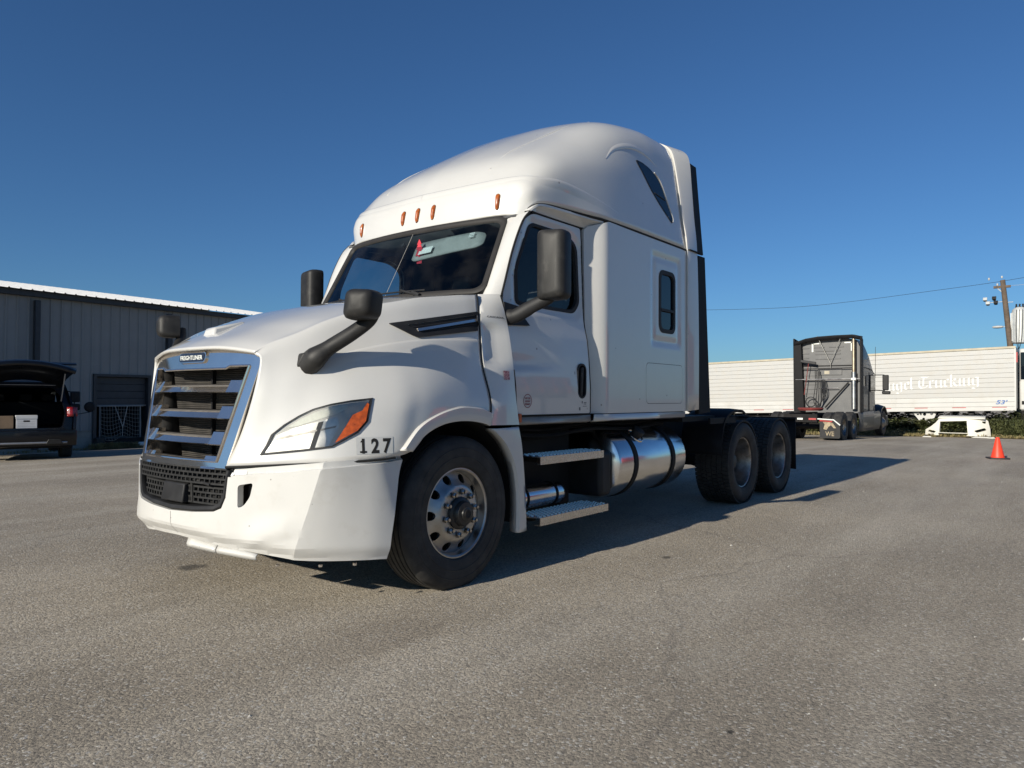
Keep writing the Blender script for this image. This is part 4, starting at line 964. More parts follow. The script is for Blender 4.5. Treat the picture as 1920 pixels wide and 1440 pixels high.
def rear_wheel(parent, loc, rz):
    w = empty('wheel', parent, loc, rz)
    t = flat(MB().lathe(tyre_prof(.497, .222, ()), 80), HUBZ-.001).build('tyre', M['rubber'], w, smooth=32)
    tb = tread_blocks(.508, .222); tb.v = [(x, y, z if z > -(HUBZ-.002) else -(HUBZ-.002)) for x, y, z in tb.v]
    tb.build('tread', M['rubber'], t, smooth=0)
    rim_ = MB().lathe([(.303, -.168), (.306, -.176), (.300, -.184), (.290, -.180), (.284, -.165), (.278, -.12), (.262, -.06), (.252, .0), (.245, .05), (.225, .075), (.15, .085), (.11, .085)], 64)
    rim_.build('rim', M['alud'], w, smooth=30)
    MB().lathe([(.115, .09), (.112, -.02), (.105, -.045), (.085, -.055), (.082, -.085), (.06, -.095), (.001, -.095)], 28).build('hub', M['hubcap'], w, smooth=30)
    nuts(w, .1425, .084, .075, 10, 'hubcap')
    return w
rw = rear_wheel(T, (5.063, -1.0, HUBZ), 0)
for x, y, a in ((6.383, -1.0, 0), (5.063, 1.0, PI), (6.383, 1.0, PI)):
    c = copy_tree(rw, T); c.location = (x, y, HUBZ); c.rotation_euler = (0, 0, a)
# ---- chassis ---------------------------------------------------------------------------
for sg in (-1, 1):
    m = MB().box(-.9, 7.25, sg*.43-.045, sg*.43+.045, .76, .775).box(-.9, 7.25, sg*.43-.045, sg*.43+.045, 1.005, 1.02).box(-.9, 7.25, sg*.43-.006, sg*.43+.006, .77, 1.01); m.build('frame_rail', M['dark'], T)
for x in (0, 5.063, 6.383): MB().tube([(x, -.85, HUBZ), (x, .85, HUBZ)], .075, 12).build('axle', M['dark'], T)
for x in (5.063, 6.383): MB().lathe([(.02, -.25), (.16, -.2), (.22, 0), (.16, .2), (.02, .25)], 20, 'x', (x, 0, HUBZ)).build('differential', M['dark'], T)
for x in (3.2, 4.2, 5.7, 7.2): MB().box(x-.04, x+.04, -.42, .42, .80, 1.0).build('cross_member', M['dark'], T)
MB().hexa([(-1.0,-.45,.55),(1.3,-.40,.5),(1.3,.40,.5),(-1.0,.45,.55),(-1.0,-.5,1.45),(1.3,-.5,1.1),(1.3,.5,1.1),(-1.0,.5,1.45)]).build('engine', M['dark'], T)
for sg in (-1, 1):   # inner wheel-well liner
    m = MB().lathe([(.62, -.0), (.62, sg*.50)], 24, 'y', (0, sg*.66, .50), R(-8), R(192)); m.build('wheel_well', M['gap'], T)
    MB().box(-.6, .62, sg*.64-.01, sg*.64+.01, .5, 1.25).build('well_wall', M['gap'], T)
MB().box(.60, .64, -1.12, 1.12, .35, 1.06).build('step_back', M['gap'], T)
# fifth wheel and deck
fwm = MB().lathe([(.001, 0), (.40, 0), (.42, -.02), (.42, -.05), (.36, -.09), (.001, -.09)], 32, 'z', (5.45, 0, 1.235)); fwm.hexa([(5.35,-.44,1.15),(5.62,-.44,1.15),(5.62,.44,1.15),(5.35,.44,1.15),(5.35,-.44,1.22),(5.62,-.44,1.22),(5.62,.44,1.22),(5.35,.44,1.22)])
fwm.hexa([(5.6,-.36,1.17),(5.98,-.34,1.05),(5.98,-.10,1.05),(5.6,-.08,1.17),(5.6,-.36,1.22),(5.98,-.34,1.10),(5.98,-.10,1.10),(5.6,-.08,1.22)]); fwm.hexa([(5.6,.08,1.17),(5.98,.10,1.05),(5.98,.34,1.05),(5.6,.36,1.17),(5.6,.08,1.22),(5.98,.10,1.10),(5.98,.34,1.10),(5.6,.36,1.22)])
fwm.build('fifth_wheel', M['dark'], T, bevel=.006)
MB().box(3.7, 4.5, -.40, .40, 1.022, 1.06).build('deck_plate', M['dark'], T)
# quarter fenders in front of the drive wheels, mud flaps
for sg in (-1, 1):
    q = cr([(4.28,.62),(4.30,.80),(4.40,1.02),(4.62,1.12),(4.90,1.135),(5.03,1.10)], 5)
    MB().grid([[(x, sg*1.24, z-.03), (x, sg*1.235, z), (x, sg*1.1, z+.012), (x, sg*.80, z+.012), (x, sg*.74, z)] for x, z in q]).build('quarter_fender', M['black'], T, smooth=50, solid=.012)
    MB().box(4.0, 4.75, sg*1.215-.012, sg*1.215+.012, .985, 1.05).build('fender_bracket', M['black'], T)
    MB().add([(6.98, sg*.74, .30), (6.98, sg*1.24, .27), (6.96, sg*1.24, .98), (6.96, sg*.74, .98)], [(0, 1, 2, 3)]).build('mud_flap', M['black'], T, solid=.012)
    MB().box(6.92, 6.985, sg*.84-.40, sg*.84+.40, .975, 1.005).build('flap_hanger', M['dark'], T)
tl = MB().box(7.24, 7.28, -.42, .42, .82, .96); tl.build('tail_plate', M['dark'], T)
for sg in (-1, 1): MB().lathe([(.055, 0), (.05, .02), (.001, .024)], 20, 'x', (7.28, sg*.3, .89)).build('tail_lamp', M['red'], T)
# black floor between sleeper and fender (underbody seen in the gap)
MB().box(3.45, 4.3, -1.15, -.5, 1.02, 1.075).build('frame_deck', M['black'], T)
# ---- fuel tank ---------------------------------------------------------------------------
def capsule(y, z, r, x0, x1, n=48):
    e = .055; return MB().lathe([(.001, x0-.02), (r*.55, x0-.012), (r*.86, x0+.004), (r*.965, x0+.022), (r, x0+e), (r, x1-e), (r*.965, x1-.022), (r*.86, x1-.004), (r*.55, x1+.012), (.001, x1+.02)], n, 'x', (0, y, z))
for sg in (-1, 1):
    yt, zt, rt = sg*.885, .665, .318
    tk = capsule(yt, zt, rt, 2.06, 3.47).build('fuel_tank', M['tank'], T, smooth=40)
    for x in (2.33, 3.10):
        MB().lathe([(rt+.002, x), (rt+.010, x+.003), (rt+.010, x+.067), (rt+.002, x+.07)], 56, 'x', (0, yt, zt)).build('tank_strap', M['black'], tk, smooth=30)
        MB().box(x+.0, x+.07, sg*.50-.05, sg*.50+.05, .45, 1.0).build('tank_bracket', M['dark'], tk)
    n_ = Vector((0, sg*.62, .78)).normalized(); o = Vector((2.56, yt, zt))+n_*rt
    Mx = Matrix.Translation(o) @ n_.to_track_quat('Z', 'X').to_matrix().to_4x4()
    MB().lathe([(.05, -.01), (.05, .03), (.062, .03), (.062, .065), (.055, .072), (.001, .074)], 20, 'z').xf(Mx).build('fuel_cap', M['plastic'], tk)
    MB().lathe([(.078, -.006), (.082, .004), (.088, .002), (.090, -.012)], 28, 'z').xf(Mx).build('filler_collar', M['chrome'], tk)
# battery box, air tank, steps (driver side) and mirrored ones
for sg in (-1, 1):
    MB().hexa([(1.86,sg*.52,.40),(2.05,sg*.52,.40),(2.05,sg*1.13,.40),(1.86,sg*1.13,.40),(1.86,sg*.52,.80),(2.05,sg*.52,.80),(2.05,sg*1.13,.80),(1.86,sg*1.13,.80)]).build('def_tank', M['plastic'], T, bevel=.04, seg=3)
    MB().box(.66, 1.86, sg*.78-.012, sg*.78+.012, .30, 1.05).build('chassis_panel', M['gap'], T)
    capsule(sg*.92, .47, .095, .80, 1.50, 28).build('air_tank', M['tank'], T)
    for x in (.95, 1.35): MB().lathe([(.097, x), (.102, x+.004), (.102, x+.024), (.097, x+.028)], 28, 'x', (0, sg*.92, .47)).build('air_tank_strap', M['black'], T)
    for (x0, x1, z, w0) in ((.80, 1.785, .812, .98), (.80, 1.86, .348, .94)):
        m = MB(); ys_ = (sg*w0, sg*1.198)
        m.hexa([(x0+.03,sg*w0,z),(x1,sg*w0,z),(x1,sg*1.198,z),(x0+.06,sg*1.198,z),(x0+.03,sg*w0,z+.006),(x1,sg*w0,z+.006),(x1,sg*1.198,z+.006),(x0+.06,sg*1.198,z+.006)])
        m.box(x0+.06, x1, min(sg*1.198, sg*1.204), max(sg*1.198, sg*1.204), z-.055, z+.0055)
        m.box(x0+.06, x1, min(sg*1.15, sg*1.198), max(sg*1.15, sg*1.198), z-.055, z-.051)
        st = m.build('step', M['plate'], T)
        tr = MB(); ny = 7; nx = 38
        for i in range(nx):
            for j in range(ny):
                x = x0+.085+(x1-x0-.11)*i/(nx-1); y = sg*(w0+.02+(1.185-w0-.02)*j/(ny-1)); d = .008 if (i+j) % 2 else -.008
                tr.hexa([(x-.011,y-d-.003,z+.006),(x+.011,y+d-.003,z+.006),(x+.011,y+d+.003,z+.006),(x-.011,y-d+.003,z+.006),(x-.006,y-d*.5-.001,z+.016),(x+.006,y+d*.5-.001,z+.016),(x+.006,y+d*.5+.001,z+.016),(x-.006,y-d*.5+.001,z+.016)])
        tag(tr.build('step_tread', M['plate'], st, smooth=0), kind='stuff')
        for x in (x0+.2, x1-.2): MB().box(x-.02, x+.02, min(sg*.6, sg*(w0+.1)), max(sg*.6, sg*(w0+.1)), z-.05, z-.008).build('step_bracket', M['dark'], st)
# hoses under the cab
for k, (y, z) in enumerate(((-.95, 1.03), (-.85, 1.0), (-.9, .96), (-1.0, .985))):
    MB().tube([tuple(p) for p in cr([(.7, y, z), (1.3, y+.03, z-.03), (1.9, y, z+.01), (2.6, y-.02, z-.01), (3.5, y+.1, z+.02)], 6)], .012+.004*(k % 2), 6).build('hose', M['dark'], T)
# ---- decals on the driver side ---------------------------------------------------------------
M['film'] = pm('clear_film', (.50, .50, .485), .3, coat=.5, var=.03)
fd = conform(hb, (-.30, -.954, 0), .002); fd1 = conform(hb, (-.30, -.954, 0), .0035)
def ta(x, y, z): return (Vector((x, y, 0)).dot(fd.t), z)
a0 = ta(-.835, -1.10, 0)[0]; a1 = ta(-.625, -1.17, 0)[0]
lo_, hi_ = min(a0, a1), max(a0, a1); ac = (lo_+hi_)/2
dirn = 1 if a1 > a0 else -1
plate = panel([(lo_, .932), (hi_, .932), (hi_, 1.032), (lo_, 1.032)], fd, sp=.03).build('number_film', M['film'], T)
for k, ch in enumerate('127'):
    tm = text_mb(ch, .116, 0, .004, sx=.82); tm.v = [fd1(ac+dirn*((k-1)*.070+x), .940+y) for x, y, z in tm.v]; un = tm.build('unit_number', M['gap'], plate, smooth=0)
    if ch == '1':
        for q in ([(-.020, .940), (.020, .940), (.020, .951), (-.020, .951)], [(-.018, 1.002), (-.002, 1.002), (-.002, 1.018), (-.010, 1.012)]): panel([(ac+dirn*(-.070+u), z) for u, z in q], fd1, sp=.03).build('number_serif', M['gap'], un)
fcw = conform(cow_b, (0, -1, 0), .003)
M['redfilm'] = pm('red_sticker', (.42, .02, .05), .5, var=.6, scale=90, c2=(.7, .45, .45))
panel([(.435, 1.395), (.498, 1.395), (.498, 1.46), (.435, 1.46)], fcw, sp=.03).build('red_sticker', M['redfilm'], T)
M['ring'] = pm('sticker_print', (.20, .03, .04), .5, var=.3)
cst = empty('round_sticker', T)
cs = lambda r, n=28: [(.715+r*math.cos(2*PI*k/n), 1.243+r*math.sin(2*PI*k/n)) for k in range(n)]
dm_ = lambda o: (lambda x, z: (x, dmap(x, z)[1]-o, z))
panel(cs(.052), dm_(.0012), sp=.03).build('sticker_film', M['film'], cst)
panel(cs(.052), dm_(.002), [cs(.047)], .02).build('sticker_ring', M['ring'], cst)
for k, (s_, z_) in enumerate((('NEW YORK', 1.262), ('HIGHWAY', 1.240), ('PERMIT', 1.218))):
    tm = text_mb(s_, .020, 0, .0006); w_ = max(v[0] for v in tm.v)-min(v[0] for v in tm.v); tm.v = [dm_(.0024)(.715+x*.066/w_, z_-.006+y) for x, y, z in tm.v]; tm.build('sticker_print', M['ring'], cst, smooth=0)
M['grime'] = pm('small_print', (.12, .12, .12), .6)
for (x, z, w, h) in ((1.46, 1.222, .012, .02), (1.49, 1.225, .04, .006), (1.49, 1.214, .035, .005), (1.475, 1.196, .06, .004), (1.42, 1.165, .018, .026), (1.36, 1.46, .008, .022)):
    panel([(x, z), (x+w, z), (x+w, z+h), (x, z+h)], dm_(.0018), sp=.05).build('small_print', M['grime'], T)
# rivets on the door edge
for x, z in ((.665, 2.19), (.775, 2.53), (.64, 2.0)):
    MB().lathe([(.006, 0), (.005, -.003), (.001, -.004)], 8, 'y', (x, ydoor(x, z), z)).build('rivet', M['alu'], T)
# air freshener hanging behind the glass
p = Vector(WS(-.155, .70))+Vector((.012, 0, 0))
tree = [(0,.06),(.018,.03),(.010,.03),(.026,.0),(.014,.0),(.032,-.035),(.008,-.035),(.008,-.055),(.020,-.055),(.020,-.08),(-.020,-.08),(-.020,-.055),(-.008,-.055),(-.008,-.035),(-.032,-.035),(-.014,.0),(-.026,.0),(-.010,.03),(-.018,.03)]
fs_ = MB().prism([(u*1.45, w*1.45) for u, w in tree], lambda u, w: (0, u, w), lambda u, w: (.003, u, w))
af = fs_.build('air_freshener', M['red'], None, smooth=0); af.location = p
tag(af, 'small red tree-shaped air freshener hanging inside the windshield', 'air freshener')

# ================================================================== WAREHOUSE (left background)
BA = R(4.8); BD = Vector((math.cos(BA), math.sin(BA), 0)); B0 = Vector((5.55, 20.0, 0))
bw = thing('warehouse', 'long grey ribbed metal warehouse with white roof and loading dock', 'building', tuple(B0), BA)
M['siding'] = pm('grey_siding', (.26, .255, .245), .5, var=.06, scale=2, dirt=(.25, .24, .22, .4), dscale=.8)
M['eave'] = pm('dark_trim', (.035, .037, .042), .5, var=.2)
M['roofm'] = pm('white_roof_metal', (.50, .50, .50), .45, var=.06, scale=3)
M['concrete'] = pm('concrete_wall', (.30, .285, .25), .9, var=.2, scale=3, bump=.3, bscale=40, dirt=(.12, .11, .10, .6), dscale=2)
ZB, ZM, ZE = -.75, .16, 4.17       # base, foot of the siding, eave
DX0, DX1, DZ0, DZ1 = .66, 2.33, -.13, 1.87   # dock opening (local x)
def sheet(w, h, pitch=.30):
    m = MB(); prof = []; x = 0
    n = int(round(w/pitch))
    for k in range(n):
        x = k*pitch; prof += [(x, 0), (x+.115, 0), (x+.135, -.032), (x+.165, -.032), (x+.185, 0)]
    prof.append((w, 0))
    m.grid([[(x, y, z) for x, y in prof] for z in (0, h)]); return m
wallg = MB().box(-34, DX0-.08, .02, .3, ZB, ZM).box(DX1+.08, 13.0, .02, .3, ZB, ZM).box(DX0-.08, DX1+.08, .02, .3, ZB, DZ0-.05)
wall = wallg.build('foundation_wall', M['concrete'], bw)
full = sheet(.9, ZE-ZM).mesh('wall_panel', M['siding'], 20); high = sheet(.9, ZE-DZ1-.05).mesh('wall_panel', M['siding'], 20)
xk = -33.84
while xk < 12.9:
    over = xk+.9 > DX0+.05 and xk < DX1-.05
    if over and (xk < DX0-.1 or xk+.9 > DX1+.1):
        # the panels at the jambs are cut to the opening
        o = bpy.data.objects.new('wall_panel', high); z0 = DZ1+.05
        col.objects.link(o); o.parent = bw; o.location = (xk, 0, z0)
        a, b2 = (xk, DX0-.06) if xk < DX0 else (DX1+.06, xk+.9)
        if b2-a > .1: 
            q = sheet(.3*max(1, round((b2-a)/.3)), DZ1+.05-ZM); q.v = [(v[0]*(b2-a)/(.3*max(1, round((b2-a)/.3))), v[1], v[2]) for v in q.v]; c = q.build('wall_panel', M['siding'], bw, smooth=20); c.location = (a, 0, ZM)
    else:
        o = bpy.data.objects.new('wall_panel', high if over else full); col.objects.link(o); o.parent = bw; o.location = (xk, 0, DZ1+.05 if over else ZM)
    xk += .9
# backing wall, far walls, roof
MB().box(-34, DX0-.05, .03, .25, ZM, ZE).box(DX1+.05, 13, .03, .25, ZM, ZE).box(DX0-.05, DX1+.05, .03, .25, DZ1+.02, ZE).build('wall_core', M['siding'], bw)
MB().box(12.8, 13.0, .25, 24, ZB, ZE).box(-34, -33.8, .25, 24, ZB, ZE).box(-34, 13, 23.8, 24, ZB, ZE).build('rear_wall', M['siding'], bw)
SL = .150
rsheet = MB(); prof = []
for k in range(3):
    x = k*.3; prof += [(x, 0), (x+.12, 0), (x+.135, .03), (x+.165, .03), (x+.18, 0)]
prof.append((.9, 0)); rsheet.grid([[(x, y, z+ (y+.35)*SL) for x, z in prof] for y in (-.35, 12.0)])
rme = rsheet.mesh('roof_panel', M['roofm'], 20)
xk = -34.2
while xk < 13.2:
    o = bpy.data.objects.new('roof_panel', rme); col.objects.link(o); o.parent = bw; o.location = (xk, 0, ZE+.16); xk += .9
MB().add([(-34.2,12,ZE+.16+12.35*SL),(13.2,12,ZE+.16+12.35*SL),(13.2,24.3,ZE+.16),(-34.2,24.3,ZE+.16)], [(0, 1, 2, 3)]).build('roof_back_slope', M['roofm'], bw)
MB().box(-34.1, 13.1, -.20, .0, ZE+.0, ZE+.15).build('gutter', M['eave'], bw)
for x in (-1.12, 3.0, 9.0):
    MB().box(x-.07, x+.07, -.20, -.04, ZM-.5, ZE-.1).build('downspout', M['eave'], bw, bevel=.01)
MB().box(-34, 13, -.30, .02, ZB, ZB+.22).build('footing_ledge', M['concrete'], bw, bevel=.02)
# dock opening: frame, half lowered door, dark inside, bumpers, floor
fr_ = MB().box(DX0-.10, DX0, -.06, .3, DZ0-.25, DZ1+.08).box(DX1, DX1+.10, -.06, .3, DZ0-.25, DZ1+.08).box(DX0-.10, DX1+.10, -.065, .3, DZ1, DZ1+.08); fr_.build('dock_frame', M['eave'], bw)
for k in range(4): MB().box(DX0+.01, DX1-.01, .10, .14, .96+k*.226, .96+k*.226+.218).build('door_section', pm('dock_door', (.045, .05, .056), .6, var=.15), bw, bevel=.006)
MB().box(DX0, DX1, .07, .16, .93, .965).build('door_edge', M['siding'], bw)
MB().box(DX0-.05, DX1+.05, 2.2, 2.25, DZ0-.05, DZ1).box(DX0-.05, DX0, .3, 2.2, DZ0-.05, DZ1).box(DX1, DX1+.05, .3, 2.2, DZ0-.05, DZ1).box(DX0-.05, DX1+.05, .3, 2.25, DZ1, DZ1+.05).build('dock_interior', M['gap'], bw)
MB().box(DX0-.05, DX1+.05, -.03, 2.2, DZ0-.08, DZ0).build('dock_floor', M['concrete'], bw)
for x in (DX0-.06, DX1-.22): MB().box(x, x+.26, -.22, -.02, DZ0-.30, DZ0+.06).build('dock_bumper', M['rubber'], bw, bevel=.02)
MB().hexa([(DX0+.24,-.16,DZ0-.26),(DX1-.24,-.16,DZ0-.26),(DX1-.24,-.02,DZ0-.26),(DX0+.24,-.02,DZ0-.26),(DX0+.24,-.10,DZ0+.02),(DX1-.24,-.10,DZ0+.02),(DX1-.24,-.02,DZ0+.02),(DX0+.24,-.02,DZ0+.02)]).build('dock_lip', M['dark'], bw)
# sagging rope net and its frame leaning in the dock
M['rope'] = pm('rope', (.42, .40, .36), .9, var=.2)
net = thing('cargo_net', 'white rope net on a pale frame hanging in the dock opening', 'net', tuple(B0), BA)
nf = MB()
for x in (DX0+.14, DX1-.22): nf.tube([(x, .02, DZ0+.02), (x, .03, .93)], .022, 8)
nf.tube([(DX0+.05, .03, .93), (DX1-.12, .03, .93)], .02, 8); nf.build('net_frame', M['siding'], net)
nm = MB(); nx, nz = 14, 9
def netp(i, j):
    u, v = i/nx, j/nz; x = DX0+.16+u*(DX1-DX0-.38); z = .92-v*(1.02+.10*math.sin(u*9)+.12*u*u); y = .0-.10*v*v-.05*math.sin(u*6)*v; return (x+.02*math.sin(7*v+u*5)*v, y, max(z, DZ0-.02-.12*u*(v > .9)))
for i in range(nx+1): nm.tube([netp(i, j) for j in range(nz+1)], .004, 4, caps=False)
for j in range(nz+1): nm.tube([netp(i, j) for i in range(nx+1)], .004, 4, caps=False)
tag(nm.build('net_mesh', M['rope'], net), kind='stuff')
for p0 in (DX0+.60, DX0+1.0): MB().tube([(p0, -.01, .92), (DX0+.82, -.08, .25), (DX0+.80, -.1, -.06)], .012, 6).build('tie_strap', M['rope'], net)
MB().lathe([(.02, -.11), (.06, -.11), (.075, -.09), (.075, .09), (.06, .11), (.02, .11)], 18, 'x', (DX1-.27, -.19, DZ0-.20)).build('rope_roll', M['paper'], net)

# ================================================================== BLACK SUV with its tailgate up
SU = Vector((2.02, 13.15, 0)); SU.z = zg(SU.x, SU.y)-.065
suv = thing('black_suv', 'black SUV parked by the warehouse with its tailgate raised', 'car', tuple(SU), R(-15))
M['suvp'] = pm('black_car_paint', (.004, .005, .008), .3, coat=.35, var=.2, spec=.3)
M['suvi'] = pm('car_interior', (.008, .008, .009), .85, var=.2, spec=.2)
M['silver'] = pm('silver_trim', (.30, .31, .33), .4, .6, var=.1)
M['tail'] = pm('red_lamp', (.22, .008, .010), .3, coat=.3, var=.2, scale=30)
# local: +y forward, rear bumper near y=0, right side +x
def sx_(y, z):
    w = np.interp(z, [.3, .6, .95, 1.05, 1.70], [.93, .985, 1.0, .985, .78]); return w*np.interp(y, [0, .25, 4.2, 4.95], [.95, 1.0, 1.0, .88])
arch = lambda c: [(c+.42*math.cos(a), .38+.42*math.sin(a)) for a in np.linspace(PI, 0, 13)]
side_o = [(.06,.42),(.05,.70),(.10,1.0),(.28,1.35),(.42,1.68),(.75,1.755),(2.3,1.76),(2.9,1.66),(3.75,1.13),(4.6,1.02),(4.9,.85),(4.95,.40)]+[(y, z) for y, z in [(4.40,.30)]]+[(4.0+.42*math.cos(a), .38+.42*math.sin(a)) for a in np.linspace(0, PI, 13)]+[(3.5,.30),(1.60,.30)]+[(1.12+.42*math.cos(a), .38+.42*math.sin(a)) for a in np.linspace(0, PI, 13)]+[(.62,.38)]
wins = [roundpoly([(.62,1.14),(.75,1.60),(1.45,1.67),(1.45,1.12)], .06), roundpoly([(1.53,1.12),(1.53,1.67),(2.35,1.66),(2.42,1.12)], .05), roundpoly([(2.50,1.12),(2.45,1.65),(2.80,1.60),(3.45,1.13)], .05)]
for sg in (1, -1):
    b_ = panel(side_o, lambda y, z: (sg*sx_(y, z), y, z), wins, .09, flange=lambda q, p: (q.x*.955, q.y, q.z)).build('body_side', M['suvp'], suv, smooth=40)
    for w in wins: panel(w, lambda y, z: (sg*(sx_(y, z)-.012), y, z), sp=.2).build('side_window', M['sideglass'], b_)
    MB().tube([(sg*(sx_(y, 1.09)+.004), y, 1.09) for y in np.linspace(.3, 3.6, 9)], .010, 6).build('belt_trim', M['silver'], b_)
    MB().tube([(sg*.72, y, 1.79) for y in np.linspace(.8, 2.6, 5)], .018, 6).build('roof_rail', M['suvp'], suv)
    for yc in (1.12, 4.0):
        w = empty('wheel', suv, (sg*.86, yc, .38), -PI/2 if sg < 0 else PI/2)
        MB().lathe([(.24, -.10), (.30, -.12), (.36, -.115), (.385, -.09), (.388, 0), (.385, .09), (.36, .115), (.30, .12), (.24, .1)], 40).build('tyre', M['rubber'], w)
        MB().lathe([(.25, -.10), (.245, -.06), (.20, -.05), (.06, -.075), (.001, -.08)], 30).build('rim', M['silver'], w)
MB().grid([[(x, y, np.interp(y, [.42, .75, 2.3, 2.9], [1.685, 1.757, 1.765, 1.665])+.035*(1-(x/.78)**2)) for x in np.linspace(-.78, .78, 9)] for y in (.42, .6, .75, 1.3, 2.3, 2.6, 2.9)]).build('roof', M['suvp'], suv, smooth=50, solid=.03)
MB().grid([[(x*(1 if t == 0 else 1.06), y, z+.03*(1-(x/.8)**2)) for x in np.linspace(-.80, .80, 7)] for t, y, z in ((0, 2.9, 1.655), (1, 3.75, 1.12))]).build('windshield', M['sideglass'], suv)
MB().grid([[(x, y, z+.04*(1-(x/.95)**2)) for x in np.linspace(-.93, .93, 7)] for y, z in ((3.70, 1.11), (4.3, 1.06), (4.75, .95), (4.95, .75), (4.96, .40))]).build('hood', M['suvp'], suv, smooth=40)
MB().box(-.92, .92, .25, 4.9, .30, .34).build('underbody', M['dark'], suv)
MB().box(-.90, .90, .12, 2.2, .70, .74).build('cargo_floor', M['suvi'], suv)
MB().box(-.80, .80, 1.15, 1.30, .74, 1.30).build('rear_seat', M['suvi'], suv, bevel=.05)
for x in (-.42, .1, .52): MB().box(x-.12, x+.12, 1.18, 1.27, 1.32, 1.48).build('headrest', M['suvi'], suv, bevel=.03)
for sg in (1, -1): MB().grid([[(sg*.93, y, .72), (sg*.92, y, 1.05), (sg*.80, y+.1, 1.6)] for y in (.18, 1.0, 2.2)]).build('inner_trim', M['suvi'], suv)
# rear frame round the opening, bumper
ro = [(-.95,.42),(.95,.42),(.955,.80),(.97,1.0),(.90,1.30),(.74,1.66),(.5,1.74),(-.5,1.74),(-.74,1.66),(-.90,1.30),(-.97,1.0),(-.955,.80)]
ri = roundpoly([(-.72,.74),(.72,.74),(.78,1.02),(.70,1.42),(.56,1.62),(-.56,1.62),(-.70,1.42),(-.78,1.02)], .08)
ryf = lambda z: np.interp(z, [.40, .70, 1.0, 1.35, 1.70], [.05, .05, .09, .27, .42])
panel(ro, lambda x, z: (x, ryf(z)+.06*(x/.95)**4, z), [ri], .08, flange=lambda q, p: (q.x*.99, q.y+.10, q.z)).build('rear_frame', M['suvp'], suv, smooth=40)
bp_ = MB().grid([[(x, -.06+.10*(abs(x)/.98)**3+d, z) for x in np.linspace(-.98, .98, 17)] for d, z in ((.10, .70), (.0, .685), (-.01, .58), (.0, .46), (.05, .36), (.15, .34))]); bp_.build('rear_bumper', M['suvp'], suv, smooth=45)
MB().grid([[(x, -.072+.10*(abs(x)/.98)**3, z) for x in np.linspace(-.80, .80, 15)] for z in (.41, .455)]).build('bumper_trim', M['silver'], suv, solid=.012)
for x in (-.56, .56): MB().hexa([(x-.16,-.075,.40),(x+.16,-.07,.40),(x+.16,.0,.40),(x-.16,.0,.40),(x-.11,-.08,.51),(x+.11,-.075,.51),(x+.11,.0,.51),(x-.11,.0,.51)]).build('exhaust_trim', M['plastic2'], suv, bevel=.01)
# lamps that stay on the body corners
for sg in (1, -1):
    tl_ = MB().grid([[(sg*.80, .115, z), (sg*.90, .10+.01, z), (sg*.985, .17, z), (sg*1.005, .34, z)] for z in (.985, 1.05, 1.12, 1.19)]); tl_.v = [(x*(1-.03*(z-1)), y+(z-1)*.18, z) for x, y, z in tl_.v]
    q = tl_.build('tail_lamp', M['tail'], suv, solid=.02, offset=1)
    MB().tube([(sg*.845,.11,1.03),(sg*.845,.13,1.155),(sg*.91,.145,1.155),(sg*.91,.125,1.06),(sg*.86,.11,1.02)], .012, 6).build('lamp_outline', M['paper'], q)
MB().box(.975, .99, .10, .125, .47, .57).build('rear_reflector', M['tail'], suv)
# tailgate, swung up about the roof edge
tg = MB(); a = R(14)
prof = [(0, 0), (.25, .05), (.50, .02), (.78, -.10), (1.02, -.30)]
def tgp(x, k):
    d, dz = prof[k]; wv = [.70, .80, .90, .93, .90][k]; y = .42-d*math.cos(a)*.82; z = 1.72+d*math.sin(a)+.34*d+dz*1.0+.02; return (x*wv, y, z+.17*(1-x*x)-.10)
tg.grid([[tgp(x, k) for x in np.linspace(-1, 1, 13)] for k in range(5)])
tgo = tg.build('tailgate', M['suvp'], suv, smooth=50, solid=.07, offset=0)
MB().box(-.95, .95, .0, .12, 0, .03).xf(Matrix.Translation((0, -.05, 2.10)) @ Matrix.Rotation(R(20), 4, 'X')).build('spoiler', M['suvp'], tgo, bevel=.01)
for sg in (1, -1): MB().tube([(sg*.70, .30, 1.32), (sg*.74, -.02, 1.92)], .014, 6).build('gas_strut', M['silver'], tgo)
MB().tube([(x, .36, 1.66+.015*(1-x*x)) for x in np.linspace(-.6, .6, 9)], .008, 6).build('hatch_seal', M['silver'], suv)
# towing mirrors on the right side
tmq = MB().tube([(1.0, 2.7, 1.15), (1.17, 2.6, 1.20), (1.19, 2.6, 1.52), (.98, 2.6, 1.56)], .016, 6); tmi = tmq.build('mirror_bracket', M['plastic'], suv)
MB().box(1.08, 1.30, 2.55, 2.62, 1.28, 1.55).build('towing_mirror', M['plastic'], tmi, bevel=.03)
MB().box(1.10, 1.30, 2.55, 2.62, 1.08, 1.24).build('towing_mirror', M['plastic'], tmi, bevel=.03)
sp_ = MB().lathe([(.001, -.03), (.10, -.025), (.13, 0), (.10, .02), (.001, .025)], 20, 'y', (1.50, 2.5, 1.16)).tube([(1.24, 2.55, .98), (1.50, 2.5, 1.03)], .010, 6); sp_.build('round_mirror', M['plastic'], tmi)
